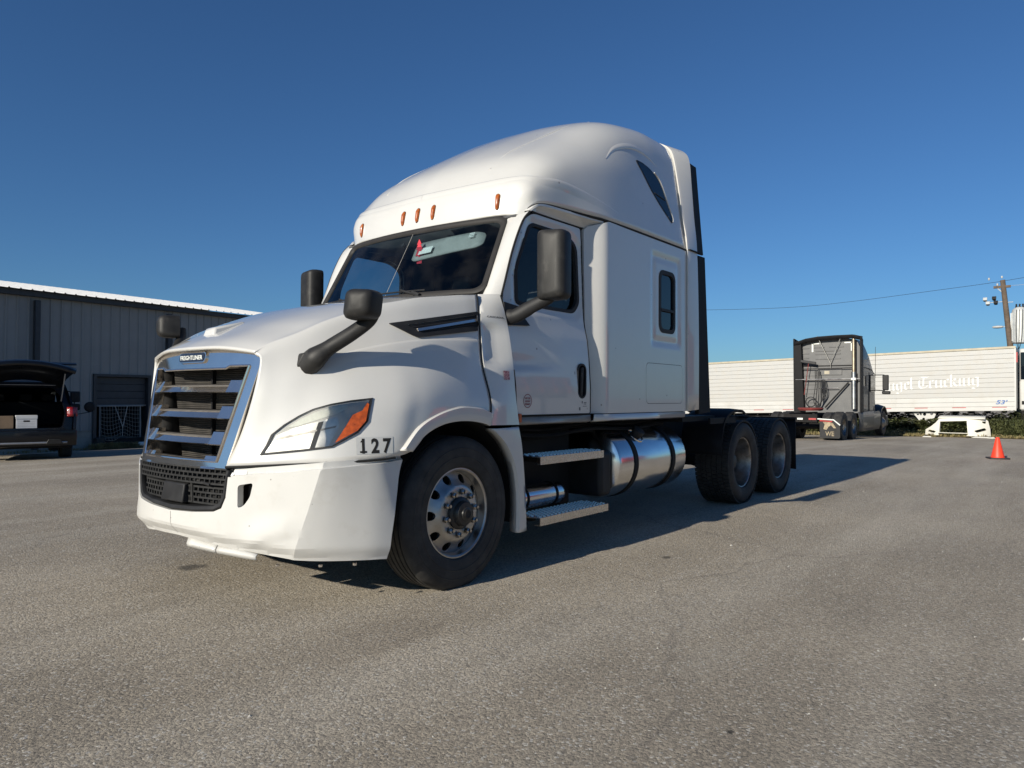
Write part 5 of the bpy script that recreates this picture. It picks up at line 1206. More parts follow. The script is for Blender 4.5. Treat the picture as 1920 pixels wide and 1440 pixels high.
# boxes in the cargo bay (things of their own)
Ms = Matrix.Translation(SU) @ Matrix.Rotation(R(-15), 4, 'Z')
M['boxw'] = pm('white_cardboard', (.55, .56, .58), .8, var=.08); M['boxb'] = pm('brown_cardboard', (.20, .14, .09), .85, var=.15)
def cbox(name, mat_, x0, x1, z1, label, lid):
    b_ = thing(name, label, 'box', tuple(Ms @ Vector(((x0+x1)/2, .30, .742))), R(-15)); w = (x1-x0)/2
    MB().box(-w+.008, w-.008, -.17, .17, 0, z1-.745-.01).build('carton', mat_, b_, bevel=.004)
    if lid:
        MB().box(-w, w, -.178, .178, z1-.745-.075, z1-.745).build('lid', mat_, b_, bevel=.004)
        h = rrect(-.06, .06, z1-.745-.14, z1-.745-.105, .016); m = MB(); m.add([(x, -.1715, z) for x, z in h], [tuple(range(len(h)))]); m.build('hand_hole', M['gap'], b_)
        for k in range(4): MB().box(-w+.04, w-.04, -.1712, -.1705, .035+k*.035, .039+k*.035).build('printed_line', M['silver'], b_)
cbox('file_box', M['boxw'], -.13, .26, 1.02, 'white lidded file box in the back of the black SUV', True)
cbox('cardboard_box', M['boxb'], -.55, -.16, 1.02, 'plain brown cardboard box beside the white file box', False)

# ================================================================== WHITE TRAILER (right background)
M['trw'] = pm('trailer_white', (.52, .515, .495), .45, var=.04, scale=1.5, dirt=(.42, .39, .34, .5), dscale=1.2, dcov=.5)
M['trd'] = pm('trailer_panel_aged', (.455, .452, .436), .5, var=.06, scale=2.5, dirt=(.40, .37, .32, .55), dscale=2.5, dcov=.45)
M['cream'] = pm('cream_rail', (.42, .375, .28), .55, var=.15, scale=3)
M['tape'] = pm('red_tape', (.42, .05, .05), .5, var=.2)
TRX = 35.5
tr_tilt = -.0257
tr = thing('semi_trailer', 'long white box trailer with faded lettering behind the grey truck', 'trailer', (TRX, -2.13, .778-.0), 0)
def tz(y, z): return z+tr_tilt*y
# local: y from 0 (nose, right in view) to 16.15, x from 0 (near side) to 2.55, z from floor
def tbox(x0, x1, y0, y1, z0, z1): 
    return MB().hexa([(x0,y0,tz(y0,z0)),(x1,y0,tz(y0,z0)),(x1,y1,tz(y1,z0)),(x0,y1,tz(y1,z0)),(x0,y0,tz(y0,z1)),(x1,y0,tz(y0,z1)),(x1,y1,tz(y1,z1)),(x0,y1,tz(y1,z1))])
tbox(.03, 2.52, .02, 16.13, .02, 2.86).build('trailer_box', M['trw'], tr)
nz_ = 10; z0, z1 = .62, 2.76; hz = (z1-z0)/nz_
for k in range(nz_):
    tbox(0, .03, .05, 16.10, z0+k*hz+.012, z0+(k+1)*hz-.012).build('side_plank', M['trd'], tr, bevel=.006)
for k in range(2): tbox(.001, .03, .05, 16.1, .20+k*.205, .20+k*.205+.195).build('side_plank', M['trw'], tr, bevel=.004)
tbox(-.02, .03, 0, 16.15, 2.78, 2.88).build('top_rail', M['cream'], tr, bevel=.01)
tbox(-.015, .05, 0, 16.15, .0, .185).build('bottom_rail', M['trw'], tr, bevel=.01)
for y in np.linspace(2.4, 14.4, 6): tbox(-.003, .003, y-.006, y+.006, .2, 2.76).build('panel_seam', M['trd'], tr)
tbox(-.012, .02, 0, .06, .0, 2.88).build('corner_post', M['trw'], tr)
tbox(-.004, .10, -.05, .0, .1, 2.7).build('nose_edge', M['eave'], tr); tbox(-.006, .03, -.056, -.01, 2.15, 2.6).build('corner_reflector', M['tape'], tr)
for k in range(10): tbox(-.0165, -.015, .35+k*1.55, .35+k*1.55+.55, .145, .178).build('reflective_tape', M['tape'], tr)
# broad-nib lettering, letters as strokes
GL = {}
def minim(x, h=1.0): return [[(x-.10, h-.14), (x+.06, h)], [(x, h-.06), (x, .10)], [(x-.06, .14), (x+.12, .0)]]
GL['u'] = (.85, minim(.12)+minim(.58)+[[(.12, .04), (.52, .16)]])
GL['n'] = (.85, minim(.12)+minim(.58)+[[(.14, .82), (.5, 1.0)]])
GL['i'] = (.40, minim(.14)+[[(.08, 1.22), (.2, 1.34)]])
GL['r'] = (.60, minim(.12)+[[(.14, .82), (.34, 1.0)], [(.34, 1.0), (.46, .86)]])
GL['c'] = (.60, [[(.1, .85), (.1, .12)], [(.1, .85), (.34, 1.0)], [(.34, 1.0), (.48, .86)], [(.1, .12), (.3, 0)], [(.3, 0), (.5, .14)]])
GL['e'] = (.62, GL['c'][1]+[[(.46, .86), (.44, .62)], [(.44, .62), (.12, .46)]])
GL['l'] = (.38, [[(.02, 1.45), (.16, 1.6)], [(.1, 1.52), (.1, .1)], [(.05, .14), (.24, 0)]])
GL['g'] = (.82, [[(.1, .85), (.1, .14)], [(.1, .85), (.34, 1.0)], [(.34, .96), (.62, .92)], [(.1, .14), (.3, .0)], [(.3, .0), (.56, .2)], [(.56, .95), (.56, -.25)], [(.56, -.25), (.28, -.48)], [(.28, -.48), (.04, -.34)]])
GL['k'] = (.78, GL['l'][1][:2]+[[(.05, .12), (.2, 0)], [(.12, .62), (.44, 1.0)], [(.44, 1.0), (.54, .8)], [(.54, .8), (.2, .5)], [(.3, .5), (.54, .1)], [(.54, .1), (.7, .02)]])
GL['T'] = (1.05, [[(.05, 1.25), (.3, 1.5)], [(.3, 1.5), (.95, 1.38)], [(.95, 1.38), (1.05, 1.52)], [(.12, 1.1), (.10, .35)], [(.10, .35), (.35, .02)], [(.35, .02), (.8, .1)], [(.8, .1), (.92, .4)], [(.55, 1.4), (.5, .3)]])
GL[' '] = (.42, [])
def blackletter(txt, nib=(.17, .12)):
    m = MB(); x = 0
    for ch in txt:
        w, st = GL[ch]
        for seg in st:
            (a, b2), (c, d) = seg[0], seg[1]; n0, n1 = nib[0]/2, nib[1]/2
            m.add([(x+a-n0, b2-n1, 0), (x+a+n0, b2+n1, 0), (x+c+n0, d+n1, 0), (x+c-n0, d-n1, 0)], [(0, 1, 2, 3)])
        x += w
    return m, x
lm, lw = blackletter('ugel Trucking')
yl0, yl1, zb0, xh = 3.02+2.13, -.80+2.13, 1.80-.778, .36
k_ = (yl0-yl1)/lw
lm.v = [(-.008-.0006*((i//4) % 7), yl0-x*k_, tz(yl0-x*k_, zb0+.02*x+z*xh+.055*0)) for i, (x, z, q) in enumerate(lm.v)]
M['letter'] = pm('faded_letter_white', (.66, .657, .645), .5, var=.05)
lo = lm.build('faded_lettering', M['letter'], tr, smooth=0, fix=False)
M['blue'] = pm('blue_print', (.05, .13, .36), .5, var=.15)
tm = text_mb("53'", .30, .001, .008, 'LEFT', .25); w_ = max(v[0] for v in tm.v); tm.v = [(-.004+z, .77-x*.46/w_, tz(.6, .30+y*.85)) for x, y, z in tm.v]; tm.build('length_mark', M['blue'], tr, smooth=0)
# landing gear brace with holes, legs, tank and tandem
cir = lambda cx, cz, r, n=12: [(cx+r*math.cos(2*PI*k/n), cz+r*math.sin(2*PI*k/n)) for k in range(n)]
bz = -.20
panel([(4.14, -.02), (3.09, -.02), (3.30, -.30), (3.40, -.60), (3.62, -.74), (3.92, -.62)][::-1] if False else [(4.14, .0), (3.09, .0), (3.36, -.66), (3.70, -.66)], lambda y, z: (.25, y, tz(y, z)), [cir(3.9, -.12, .06), cir(3.62, -.14, .07), cir(3.33, -.12, .06), cir(3.66, -.36, .06), cir(3.40, -.40, .055), cir(3.52, -.54, .045)], .12, flange=lambda q, p: (q.x+.05, q.y, q.z)).build('landing_gear_brace', M['trw'], tr)
for x in (.35, 2.2): 
    l_ = tbox(x-.07, x+.07, 3.42, 3.56, -1.05, .0).build('landing_leg', M['trw'], tr); tbox(x-.15, x+.15, 3.35, 3.63, -1.17, -1.13).build('sand_shoe', M['dark'], tr)
MB().lathe([(.001, -.5), (.22, -.48), (.26, -.42), (.26, .42), (.22, .48), (.001, .5)], 28, 'x', (.75, 4.17, tz(4.17, -.52))).build('air_reservoir', M['plastic2'], tr)
for y in (11.6, 12.85):
    for x in (.30, 2.2):
        w = empty('wheel', tr, (x, y, tz(y, -.66)), R(90))
        MB().lathe([(.28, -.25), (.40, -.28), (.49, -.26), (.51, -.2), (.51, .2), (.49, .26), (.40, .28), (.28, .25)], 40).build('tyre', M['rubber'], w); MB().lathe([(.29, .24), (.27, .12), (.12, .08), (.1, .2), (.001, .22)], 30).build('rim', M['alud'], w)
tbox(.4, 2.1, 11.0, 13.4, -.5, -.05).build('suspension_frame', M['dark'], tr)
for k in range(24): tbox(.1, 2.4, .5+k*.65, .56+k*.65, -.12, -.01).build('floor_beam', M['dark'], tr)

# ================================================================== GREY SLEEPER TRACTOR seen from behind
GX, GY = 25.0, 3.09
gz = zg(GX, GY)
gt = thing('grey_semi_truck', 'dark grey sleeper tractor seen from behind, exhaust stack and broom on its back', 'truck', (GX, GY, gz), 0)
M['grey'] = pm('grey_paint', (.065, .066, .068), .5, coat=.2, var=.08, scale=3, dirt=(.16, .15, .13, .35), dscale=3)
M['greyb'] = pm('grey_back_wall', (.12, .12, .12), .55, var=.12, scale=4, dirt=(.2, .19, .17, .4), dscale=4)
M['steel'] = pm('bright_steel', (.62, .60, .56), .3, 1, var=.12)
M['rust'] = pm('red_oxide', (.20, .035, .03), .8, var=.3, scale=8)
M['heat'] = pm('stack_bronze', (.50, .40, .28), .35, .9, var=.15)
def Gb(x0, x1, y0, y1, z0, z1, name, mt, par=None, bv=0): return MB().box(x0, x1, y0, y1, z0, z1).build(name, M[mt], par or gt, bevel=bv)
# sleeper shell
prof_r = [(-1.10, .95), (-1.13, 2.6), (-1.11, 3.40), (-1.0, 3.66), (-.5, 3.76), (.5, 3.76), (1.0, 3.62), (1.11, 3.36), (1.13, 2.6), (1.10, .95)]
prof_f = [(-1.05, .95), (-1.05, 2.3), (-.98, 2.60), (-.8, 2.75), (-.4, 2.82), (.4, 2.82), (.8, 2.75), (.98, 2.60), (1.05, 2.3), (1.05, .95)]
prof_m = [(-1.10, .95), (-1.11, 2.5), (-1.05, 3.1), (-.9, 3.36), (-.4, 3.5), (.4, 3.5), (.9, 3.36), (1.05, 3.1), (1.11, 2.5), (1.10, .95)]
MB().grid([[(.18, y, z) for y, z in prof_r], [(1.0, y, z) for y, z in prof_r], [(1.9, y, z) for y, z in prof_m], [(2.9, y, z) for y, z in prof_f]]).build('sleeper_body', M['grey'], gt, smooth=40)
MB().add([(.19, y, z) for y, z in prof_r], [tuple(range(10))]).build('sleeper_back', M['greyb'], gt)
MB().add([(2.89, y, z) for y, z in prof_f], [tuple(range(10))]).build('cab_front', M['intdark'], gt)
# pressed ribs on the back wall
for z in (3.42, 3.28, 3.16, 2.98): 
    for (y0, y1) in ((-.55, -.05), (.12, .6)) if z > 3.4 else ((-.45, .45),): Gb(.168, .19, y0, y1, z-.02, z+.02, 'pressed_rib', 'greyb', None, .008)
for z in (3.4, 3.2, 3.02, 2.8): Gb(.168, .19, .68, .92, z-.02, z+.02, 'pressed_rib', 'greyb', None, .008)
for z in np.linspace(1.15, 2.35, 8): Gb(.17, .19, .42, .95, z-.012, z+.012, 'pressed_rib', 'greyb', None, .006)
Gb(.165, .19, -.98, .98, 2.70, 2.735, 'body_seam', 'gap')
Gb(.16, .19, -.50, .36, 2.36, 2.62, 'back_window_panel', 'greyb', None, .03)
Gb(.15, .165, -.06, .12, 2.40, 2.52, 'data_plate', 'cream')
# black roof trim and side fairings
MB().grid([[(-.05, y, z-.12), (-.05, y, z+.02), (.35, y, z+.04)] for y, z in ((-1.18, 3.74), (-.9, 3.82), (-.3, 3.82), (.3, 3.80), (.75, 3.74), (1.0, 3.66), (1.2, 3.64))]).build('roof_trim', M['black'], gt, solid=.05)
for sg in (-1, 1):
    MB().hexa([(-.02,sg*1.20,.98),(.55,sg*1.16,.98),(.55,sg*1.13,.98),(-.02,sg*1.14,.98),(-.02,sg*1.22,3.78),(.5,sg*1.16,3.68),(.5,sg*1.10,3.68),(-.02,sg*1.16,3.78)]).build('side_fairing', M['black'], gt, bevel=.01)
MB().hexa([(-.02,.82,1.0),(.15,.82,1.0),(.15,1.14,1.0),(-.02,1.14,1.0),(-.02,.93,3.62),(.15,.93,3.62),(.15,1.16,3.62),(-.02,1.16,3.62)]).build('fairing_inner', M['black'], gt)
# V brace, bars, diagonal, tape corners
for y in (.34, -.53): MB().tube([(.0, y, 3.84), (.10, -.115, 2.80)], .014, 6).build('brace_rod', M['steel'], gt)
MB().tube([(.10, -.115, 2.80), (.12, -.115, 2.62)], .014, 6).build('brace_rod', M['steel'], gt)
for (y, s_) in ((.55, -1), (-.84, 1)):
    m = MB().box(.165, .175, min(y, y+s_*.25), max(y, y+s_*.25), 3.54, 3.59).box(.165, .175, y-.03, y+.03, 3.25, 3.59); m.build('tape_corner', M['paper'], gt)
MB().tube([(-.0, 1.13, 2.20), (-.0, -1.16, 2.20)], .024, 8).build('grab_bar', M['steel'], gt)
MB().tube([(.06, 1.0, 2.60), (.06, -1.0, 2.62)], .018, 8).build('grab_bar', M['plastic2'], gt)
MB().tube([(.05, -.75, 2.08), (.0, .06, 1.14)], .03, 8).build('brace_tube', M['plastic2'], gt)
MB().tube([(.04, .28, 1.86), (.04, -.40, 1.87)], .018, 8).build('tool_rod', M['steel'], gt)
# exhaust stack with heat shield
st_ = MB().tube([(.02, -.94, 2.42), (.02, -.94, 3.80)], .062, 14).build('exhaust_stack', M['heat'], gt)
MB().tube([(.02, -.94, 1.10), (.02, -.94, 2.46)], .088, 16).build('heat_shield', M['steel'], st_); MB().box(-.07, .1, -1.04, -.84, 2.14, 2.26).build('stack_clamp', M['steel'], st_, bevel=.02)
# hoses looped on the back
for k in range(4): MB().tube([tuple(p) for p in cr([(.03, .42-.05*k, 2.55), (-.02, .40-.06*k, 2.0), (-.06, .45-.09*k, 1.4), (-.06, .30+.02*k, 1.12), (-.1, .15-.05*k, 1.5+.05*k), (-.03, .18-.04*k, 2.2)], 6)], .016, 6).build('air_hose', M['plastic'], gt)
MB().lathe([(.17, -.02), (.20, 0), (.17, .02)], 24, 'x', (-.04, .56, 1.35)).build('coiled_hose', M['plastic'], gt)
# gear on the deck
fwg = MB().lathe([(.001, 0), (.42, 0), (.45, -.03), (.40, -.10), (.001, -.1)], 28, 'z', (-1.0, .30, 1.14)); fwg.build('fifth_wheel', M['rust'], gt)
for sg in (-1, 1): MB().box(-3.2, 3.9, sg*.42-.04, sg*.42+.04, .72, .98).build('frame_rail', M['dark'], gt)
Gb(-3.25, -3.15, -.55, .55, .68, .95, 'tail_beam', 'dark')
for y in (-.4, .4): Gb(-3.27, -3.25, y-.12, y+.12, .76, .82, 'tail_lamp', 'tape')
Gb(-3.275, -3.25, -.09, .09, .76, .82, 'plate_lamp', 'paper')
def dual(x, sg):
    w = empty('wheel', gt, (x, sg*.88, .505), 0 if sg < 0 else PI)
    MB().lathe([(.28, -.30), (.40, -.325), (.48, -.31), (.508, -.27), (.508, -.06), (.44, -.02), (.44, .02), (.508, .06), (.508, .27), (.48, .31), (.28, .30)], 44).build('tyre', M['rubber'], w)
    MB().lathe([(.30, -.30), (.285, -.27), (.26, -.20), (.18, -.14), (.12, -.14), (.1, -.28), (.001, -.29)], 30).build('rim', M['alud'], w)
for x in (-2.35, -1.03):
    for sg in (-1, 1): dual(x, sg)
    MB().tube([(x, -.7, .505), (x, .7, .505)], .09, 10).build('axle', M['dark'], gt)
for sg in (-1, 1):
    w = empty('wheel', gt, (3.95, sg*1.03, .505), 0 if sg < 0 else PI)
    MB().lathe([(.28, -.12), (.40, -.145), (.48, -.135), (.508, -.10), (.508, .1), (.48, .135), (.28, .12)], 40).build('tyre', M['rubber'], w); MB().lathe([(.30, -.12), (.27, -.06), (.18, -.13), (.1, -.2), (.001, -.2)], 30).build('rim', M['alud'], w)
M['flaplogo'] = pm('flap_print', (.33, .27, .18), .8, var=.4, scale=10)
for sg in (-1, 1):
    y0, y1 = sg*.62, sg*1.26
    fp = MB().add([(-3.2, y0, .16), (-3.2, y1-sg*.04, .16), (-3.2, y1, .20), (-3.2, y1, .62), (-3.2, y1-sg*.12, .76), (-3.2, y0, .80)], [tuple(range(6))]).build('mud_flap', M['plastic'], gt, solid=.012, smooth=0)
    MB().tube([(-3.215, y0-sg*.15, .80), (-3.215, y1-sg*.20, .77), (-3.215, y1, .60)], .022, 8).build('flap_rail', M['paper'], gt)
    MB().tube([(-3.222, y0, .74), (-3.222, y1-sg*.24, .715)], .024, 6).build('flap_tape', M['tape'], gt)
    tm = text_mb('WE', .21, .001, .002); tm.v = [(-3.217-.001*z, (y0+y1)/2-x*.85, .24+y*1.0) for x, y, z in tm.v]; tm.build('flap_print', M['flaplogo'], fp, smooth=0)
    cat_ = [(-.2,.26),(-.16,.42),(-.22,.50),(-.05,.52),(.10,.46),(.20,.30),(.12,.30),(.04,.40),(-.04,.34),(-.1,.24)]
    MB().prism(cat_, lambda u, z: (-3.216, (y0+y1)/2-u, .20+z), lambda u, z: (-3.2185, (y0+y1)/2-u, .20+z)).build('flap_emblem', M['flaplogo'], fp, smooth=0)
# right-hand (and left-hand) side: skirts, tanks, door, windows, mirrors, hood
for sg in (-1, 1):
    MB().grid([[(x, sg*1.16, 1.0), (x, sg*1.20, .85), (x, sg*1.19, .45), (x, sg*1.14, .28)] for x in (-.3, .4, 1.2, 2.0, 3.2)]).build('side_skirt', M['grey'], gt, smooth=40, solid=.02)
    MB().hexa([(2.75,sg*1.0,.95),(4.75,sg*.70,.95),(4.75,0,.95),(2.75,0,.95),(2.75,sg*1.02,1.85),(4.75,sg*.68,1.45),(4.75,0,1.55),(2.75,0,1.95)]).build('hood', M['grey'], gt, bevel=.08, seg=3)
    fa = cr([(3.25,.62),(3.35,.95),(3.65,1.14),(4.0,1.18),(4.35,1.08),(4.6,.8)], 5); MB().grid([[(x, sg*1.19, z-.06), (x, sg*1.18, z), (x, sg*.95, z+.08), (x, sg*.70, z+.05)] for x, z in fa]).build('fender', M['grey'], gt, smooth=50, solid=.015)
    MB().box(4.5, 4.9, min(sg*.3, sg*1.15), max(sg*.3, sg*1.15), .35, .80).build('front_bumper', M['grey'], gt, bevel=.06, seg=3)
    for (x0, x1, z0, z1, nm_) in ((.55, 1.05, 2.95, 3.35, 'sleeper_window'), (.70, 1.05, 1.95, 2.45, 'sleeper_window'), (1.75, 2.65, 1.75, 2.40, 'door_window')):
        yy = 1.125 if z0 < 2.5 else 1.09
        P = rrect(x0, x1, z0, z1, .08); m = MB(); m.add([(x, sg*(yy+(.0 if z0 < 2.5 else -.05*(z-3.1))), z) for x, z in P], [tuple(range(len(P)))]); m.build(nm_, M['darkglass'], gt, solid=.02, smooth=0)
    Gb(1.62, 1.632, min(sg*1.1, sg*1.125), max(sg*1.1, sg*1.125), 1.0, 2.5, 'door_seam', 'gap')
    MB().tube([(.2, sg*1.125, 2.66), (1.9, sg*1.12, 2.62), (2.7, sg*1.08, 2.45)], .015, 6).build('body_line', M['gap'], gt)
    ma = MB().tube([(2.72, sg*1.08, 2.42), (2.85, sg*1.40, 2.42), (2.85, sg*1.44, 2.36)], .02, 6).tube([(2.72, sg*1.08, 1.82), (2.85, sg*1.42, 1.80)], .02, 6); mo = ma.build('mirror_arm', M['plastic'], gt)
    MB().box(2.80, 2.92, min(sg*1.34, sg*1.56), max(sg*1.34, sg*1.56), 1.82, 2.42).build('side_mirror', M['plastic'], mo, bevel=.035, seg=3); MB().box(2.80, 2.92, min(sg*1.32, sg*1.62), max(sg*1.32, sg*1.62), 1.66, 1.79).build('spot_mirror', M['plastic'], mo, bevel=.035)
MB().tube([(3.0, -1.05, 2.3), (3.0, -1.06, 3.55)], .008, 5).build('antenna', M['plastic'], gt)
# broom strapped to its back: a thing of its own
bm_ = thing('push_broom', 'push broom with red handle hung behind the grey truck', 'broom', (GX-.05, GY+.30, gz))
MB().tube([(0, .50, 1.62), (-.02, .33, 2.82)], .013, 6).build('handle', M['rust'], bm_)
MB().hexa([(-.06,.06,2.76),(.02,.06,2.76),(.02,.62,2.86),(-.06,.62,2.86),(-.05,.06,2.86),(.01,.06,2.86),(.01,.62,2.96),(-.05,.62,2.96)]).build('brush_head', M['plastic'], bm_, bevel=.01)

# ================================================================== LOOSE WHITE HOOD SHELL on the ground
FX = 31.0
fz = -.225
fs = thing('hood_shell', 'loose white truck hood shell with grille hole lying by the weeds', 'truck part', (FX, -.35, fz))
M['fibre'] = pm('white_fibreglass', (.66, .64, .57), .55, var=.06, scale=4, dirt=(.38, .35, .28, .5), dscale=4)
fo_ = [(-1.17,.0),(-1.15,.30),(-1.08,.62),(-.98,.70),(-.5,.72),(.2,.71),(.62,.68),(.74,.52),(.92,.36),(1.14,.22),(1.16,.0),(.62,.0),(.64,.1),(-.44,.1),(-.36,.0)]
fh = [[(-.41,.12),(.60,.12),(.58,.57),(-.37,.62)], roundpoly([(-.62,.22),(-.98,.34),(-1.04,.24),(-.72,.14)], .04), roundpoly([(.72,.16),(1.0,.22),(1.04,.13),(.80,.08)], .03), roundpoly([(-1.02,.60),(-.88,.60),(-.90,.54),(-1.0,.50)], .02)]
fsm = panel(fo_, lambda y, z: (.35*(abs(y)/1.15)**3+.12*(z/.7)**2, y, z), fh, .08, flange=lambda q, p: (q.x+.14, q.y*.97, q.z)); fsm.build('shell', M['fibre'], fs, smooth=40)
MB().grid([[(.12, y, .71), (.5, y*.98, .80), (1.0, y*.96, .82)] for y in np.linspace(-1.0, .66, 9)]).build('shell_top', M['fibre'], fs, smooth=50, solid=.02)
for y in (-.85, .9): MB().lathe([(.075, 0), (.06, .03), (.001, .035)], 16, 'x', (.30, y-.03, .18)).build('lamp_socket', M['gap'], fs)
for k, (y, w) in enumerate(((-1.0, .42), (.95, .18), (-1.25, .10))):
    o = MB().hexa([(-.15,-w,0),(.1,-w*.8,0),(.12,w*.9,0),(-.12,w,0),(-.1,-w*.8,.05),(.08,-w*.6,.03),(.1,w*.7,.05),(-.08,w*.8,.03)]).build('fibreglass_shard', M['fibre'], None, bevel=.01); o.location = (FX-.45-.1*k, -.35+y, zg(FX-.5, -.35+y)+.002)
    tag(o, ['long pale fibreglass shard at the right foot of the hood shell', 'small pale shard at the left foot of the hood shell', 'smallest pale shard right of the hood shell'][k], 'debris')

# ================================================================== TRAFFIC CONE
cx, cy = 15.08, -3.0
cn = thing('traffic_cone', 'bright orange traffic cone on a black base', 'cone', (cx, cy, zg(cx, cy)), R(20))
M['cone'] = pm('orange_pvc', (.80, .055, .02), .5, var=.08, scale=10, dirt=(.12, .03, .02, .7), dscale=16, dcov=.6)
M['conem'] = pm('pale_scuff', (.75, .32, .25), .6)
MB().lathe([(.135, .03), (.128, .035), (.035, .455), (.030, .462), (.001, .464)], 32, 'z').build('cone_body', M['cone'], cn, smooth=40)
MB().prism(rrect(-.19, .19, -.19, .19, .05), lambda x, y: (x, y, 0), lambda x, y: (x, y, .03)).build('cone_base', M['rubber'], cn, bevel=.006)
MB().lathe([(.1275, .041), (.127, .05)], 32, 'z').build('base_collar', M['cone'], cn)

# ================================================================== UTILITY POLE, WIRES
PX = 42.0
up_ = thing('utility_pole', 'leaning wooden utility pole with lamps and grey transformer', 'utility pole', (PX, -1.95, -.9))
M['wood'] = pm('pole_wood', (.115, .085, .062), .9, var=.25, scale=6, bump=.4, bscale=40)
M['galv'] = pm('pale_grey_metal', (.50, .51, .50), .5, .2, var=.08)
tp = Vector((0, .75, 8.43)); bt = Vector((0, 0, 0))
MB().tube([tuple(bt), tuple(bt.lerp(tp, .5)), tuple(tp)], [.165, .14, .115], 14).build('pole', M['wood'], up_)
MB().box(-.06, .06, .40, 1.15, 8.02, 8.14).build('crossarm', M['wood'], up_); MB().tube([(0, .98, 8.02), (0, .74, 7.75)], .025, 6).build('arm_brace', M['galv'], up_)
for (y, z) in ((.98, 8.22), (.78, 8.6), (1.35, 8.55)): MB().lathe([(.02, -.08), (.05, -.03), (.05, .03), (.02, .06), (.001, .07)], 12, 'z', (0, y, z)).build('insulator', M['galv'], up_)
for k, (y, z) in enumerate(((1.52, 7.42), (1.40, 7.20), (1.12, 7.45), (1.05, 7.22))):
    MB().hexa([(-.16,-.10,-.09),(.05,-.07,-.06),(.05,.07,-.06),(-.16,.10,-.09),(-.16,-.10,.09),(.05,-.07,.06),(.05,.07,.06),(-.16,.10,.09)]).xf(Matrix.Translation((0, y, z)) @ Matrix.Rotation(R(30), 4, 'Y')).build('floodlight', M['galv'] if k < 2 else M['plastic2'], up_, bevel=.02)
MB().tube([(0, .70, 7.30), (0, 1.5, 7.28)], .02, 6).build('lamp_bracket', M['galv'], up_); MB().tube([(0, .65, 7.25), (0, .30, 7.25)], .02, 6).build('lamp_bracket', M['galv'], up_)
for k, yy in enumerate((0,)):
    m = MB().lathe([(.001, -.98), (.30, -.98), (.36, -.92), (.37, .60), (.33, .78), (.20, .90), (.001, .92)], 28, 'z', (0, .02, 6.05)); tf = m.build('transformer', M['galv'], up_)
    for a in np.linspace(0, 2*PI, 13)[:-1]: MB().box(.36, .40, -.02, .02, -.85, .62).xf(Matrix.Translation((0, .02, 6.05)) @ Matrix.Rotation(a, 4, 'Z')).build('cooling_fin', M['galv'], tf)
    for j in range(3): MB().lathe([(.04, 0), (.06, .05), (.03, .10), (.05, .15), (.02, .2)], 12, 'z', (-.12, -.12+.14*j, 6.92)).build('bushing', M['plastic2'], tf)
for j in range(3): MB().tube([tuple(p) for p in cr([(-.4, -.12+.13*j, 6.8), (-.43, -.10+.13*j, 6.0), (-.40, -.05+.1*j, 5.2), (-.2, .1, 4.7), (-.1, .35, 4.6)], 6)], .015, 5).build('cable', M['plastic'], up_)
MB().tube([tuple(p) for p in cr([(-.1, -.42, 6.7), (-.1, -.60, 6.2), (-.1, -.50, 5.0), (-.1, -.15, 4.4), (0, .35, 4.55)], 6)], .016, 5).build('cable', M['plastic'], up_)
MB().tube([tuple(p) for p in cr([(0, .36, 4.7), (0, -.3, 4.3), (0, -1.2, 3.9), (0, -3, 3.5)], 5)], .02, 5).build('cable', M['plastic'], up_)
sl_ = MB().lathe([(.02, -.26), (.10, -.20), (.13, 0), (.10, .18), (.05, .24)], 14, 'y', (0, .98, 5.98)); sl_.v = [(x, y, 5.98+(z-5.98)*.6) for x, y, z in sl_.v]; lh = sl_.build('street_lamp_head', M['galv'], up_); MB().tube([(0, .76, 5.98), (0, .50, 6.0)], .02, 6).build('lamp_arm', M['galv'], lh)
wire = MB().tube([tuple(p) for p in cr([(PX, 20.0, 7.55), (PX, 15.10, 7.13), (PX, 9.74, 6.90), (PX, 6.07, 6.99), (PX, 1.97, 7.25), (PX, -1.0, 7.46), (PX, -3.6, 7.75)], 6)], .010, 5)
tag(wire.build('overhead_wire', M['plastic'], None), 'dark overhead wire sagging across the sky to the pole', 'wire')
w3 = MB().tube([(PX, -.9, 7.22), (PX, -4, 7.2)], .008, 4); tag(w3.build('overhead_wire', M['galv'], None), 'short pale wire right of the pole running out of view', 'wire')

# ================================================================== WHITE TRUCK at the right edge
wt = thing('white_box_truck', 'white truck with black windows cut off at the right edge', 'truck', (36.1, -2.22, zg(36, -2)))
wz = -zg(36, -2)
MB().box(0, 2.3, -2.4, 0, 2.05-.1, 4.02).build('cab_upper', M['trw'], wt, bevel=.08, seg=3)
MB().box(-.02, .03, -2.2, -.045, 2.62, 3.85).build('windshield', M['darkglass'], wt, bevel=.02)
MB().box(-.06, 2.3, -2.42, .0, 1.25, 2.58).build('cab_lower', M['trw'], wt, bevel=.07, seg=3)
MB().box(-.075, -.06, -.9, -.08, 1.50, 1.66).build('grille_slot', M['gap'], wt); MB().box(0, 2.2, -2.35, -.05, .35, 1.22).build('bumper', M['dark'], wt, bevel=.05)
MB().box(.02, .1, -.03, .03, 1.3, 3.8).build('door_edge', M['eave'], wt)
for y in (-.35, -2.05):
    MB().lathe([(.25, -.15), (.45, -.16), (.5, -.1), (.5, .1), (.45, .16), (.25, .15)], 30, 'y', (1.1, y, .5)).build('wheel', M['rubber'], wt)

